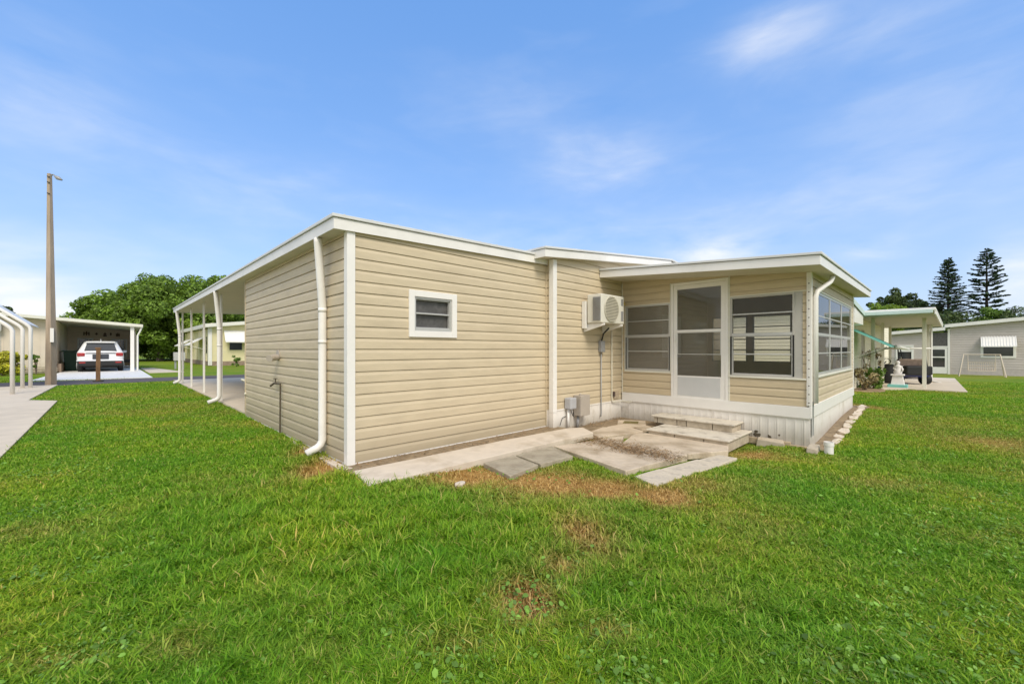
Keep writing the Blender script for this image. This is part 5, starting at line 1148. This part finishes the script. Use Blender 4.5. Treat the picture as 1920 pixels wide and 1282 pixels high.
def lush(x, y):
    """tall, thick turf before the window wall; short mown lawn elsewhere"""
    a = np.exp(-((x+.3)**2/2.2+(y-2.9)**2/1.7)); b = np.exp(-((x+1.9)**2/.9+(y-3.6)**2/1.2)); c = .55*np.exp(-((x+2.3)**2/.7+(y-5.5)**2/5))
    return np.clip(a+b*.6+c, 0, 1)
def grass(n_total=860000):
    r = rng; Ys = []; Xs = []
    # more blades per square metre in the near lawn, thinning out with distance from where one stands
    n = n_total*2
    y = 1.15*np.exp(r.random(n)*math.log(19/1.15)); x = (r.random(n)*2-1)*(1.45*y+.5)
    keep = r.random(n) < np.clip(1.0/(1+0.0*y), 0, 1); x, y = x[keep], y[keep]
    dx = x-FR.translation.x; dy = y-FR.translation.y
    s = dx*math.cos(ANG)+dy*math.sin(ANG); t = -dx*math.sin(ANG)+dy*math.cos(ANG)
    k = np.ones(len(x), bool); js = (vnoise(x, y, 7, 21)-.5)*.10+(vnoise(x, y, 26, 22)-.5)*.06; jt = (vnoise(x, y, 7, 23)-.5)*.10+(vnoise(x, y, 26, 24)-.5)*.06
    for p in EXCL: k &= ~inside(p, s+js, t+jt)
    d = dryness(x, y); k &= r.random(len(x)) > np.clip(d-.15, 0, .8)*.9
    cl = vnoise(x, y, 9, 5)*.6+vnoise(x, y, 23, 6)*.4
    k &= r.random(len(x)) < .35+cl*.9
    x, y, d, cl = x[k][:n_total], y[k][:n_total], d[k][:n_total], cl[k][:n_total]; n = len(x)
    lu = lush(x, y); z = ground_z(x, y)
    far = np.clip((y-2)/10, 0, 1)
    hgt = (.014+.017*r.random(n)+.024*cl)*(1+1.5*lu)*(1-.45*np.clip(d, 0, 1)); hgt *= 1+.6*(r.random(n) > .965)
    wid = (.0017+.0013*r.random(n))*(1+.35*lu)*(1+y*.16)
    az = r.random(n)*6.283; lean = (.35+.9*r.random(n))*(1.0-.25*lu)
    dirx, diry = np.cos(az), np.sin(az); sa = az+1.57+r.normal(0, .5, n); sx, sy = np.cos(sa)*wid, np.sin(sa)*wid
    B = np.stack([x, y, z-.004], -1); Sd = np.stack([sx, sy, np.zeros(n)], -1)
    M = B+np.stack([dirx*hgt*lean*.35, diry*hgt*lean*.35, hgt*.62], -1)
    T = B+np.stack([dirx*hgt*lean*1.05, diry*hgt*lean*1.05, hgt*(1.05-.35*lean*.6)], -1)
    V = np.stack([B-Sd, B+Sd, M+Sd*.8, M-Sd*.8, T], 1).reshape(-1, 3)
    i = np.arange(n)*5
    tri = np.concatenate([np.stack([i, i+1, i+2], -1), np.stack([i, i+2, i+3], -1), np.stack([i+3, i+2, i+4], -1)])
    dd = np.clip(d*1.15+(r.random(n)-.5)*.5*(d > .08), 0, 1)
    o = np_mesh('grass', V, tri, grass_material(), attr={'dry': np.repeat(dd, 5)})
    tag(o, 'green lawn grass with straw coloured dry patches around the house', 'grass', kind='stuff')
grass()
def weeds():
    r = rng; n0 = 60000
    y = 1.2*np.exp(r.random(n0)*math.log(8/1.2)); x = (r.random(n0)*2-1)*1.4*y
    f = vnoise(x, y, 1.6, 9)*.6+vnoise(x, y, 4, 10)*.4
    for (u, v, rad) in ((1080, 1170, .35), (1090, 1130, .25), (980, 1230, .4), (780, 1200, .3), (1660, 1060, .5), (1500, 1220, .5), (700, 1010, .3), (560, 1120, .3)):
        px_, py_ = wpt(u, v, 0); f += .35*np.exp(-((x-px_)**2+(y-py_)**2)/rad**2)
    k = r.random(n0) < np.clip((f-.56)*2.6, .03, .8)
    dx = x-FR.translation.x; dy = y-FR.translation.y; s = dx*math.cos(ANG)+dy*math.sin(ANG); t = -dx*math.sin(ANG)+dy*math.cos(ANG)
    for p in EXCL: k &= ~inside(p, s, t)
    x, y = x[k], y[k]; n = len(x); z = ground_z(x, y)+.012+.028*r.random(n)*(1+1.0*lush(x, y))
    C = np.stack([x, y, z], -1); L = .0045+.013*r.random(n)**3; a = r.random(n)*6.283
    nrm = np.stack([r.normal(0, .35, n), r.normal(0, .35, n)-.2, np.ones(n)], -1); nrm /= np.linalg.norm(nrm, axis=1)[:, None]
    e1 = np.stack([np.cos(a), np.sin(a), np.zeros(n)], -1); e1 -= nrm*np.sum(e1*nrm, 1)[:, None]; e1 /= np.linalg.norm(e1, axis=1)[:, None]; e2 = np.cross(nrm, e1)
    vs = []
    for j, (p, q) in enumerate(((-1, 0), (-.55, .62), (.3, .72), (1.1, 0), (.3, -.72), (-.55, -.62))):
        vs.append(C+e1*(L*p)[:, None]+e2*(L*q)[:, None]+nrm*(L*(.15 if j in (1, 2, 4, 5) else 0))[:, None])
    V = np.stack(vs, 1).reshape(-1, 3); F = np.arange(6*n).reshape(n, 6)
    o = np_mesh('clover', V, F, CLOVER); tag(o, 'small round clover and weed leaves scattered through the near lawn', 'ground cover', kind='stuff')
weeds()
for o in S.objects:
    if '_o' in o: del o['_o']
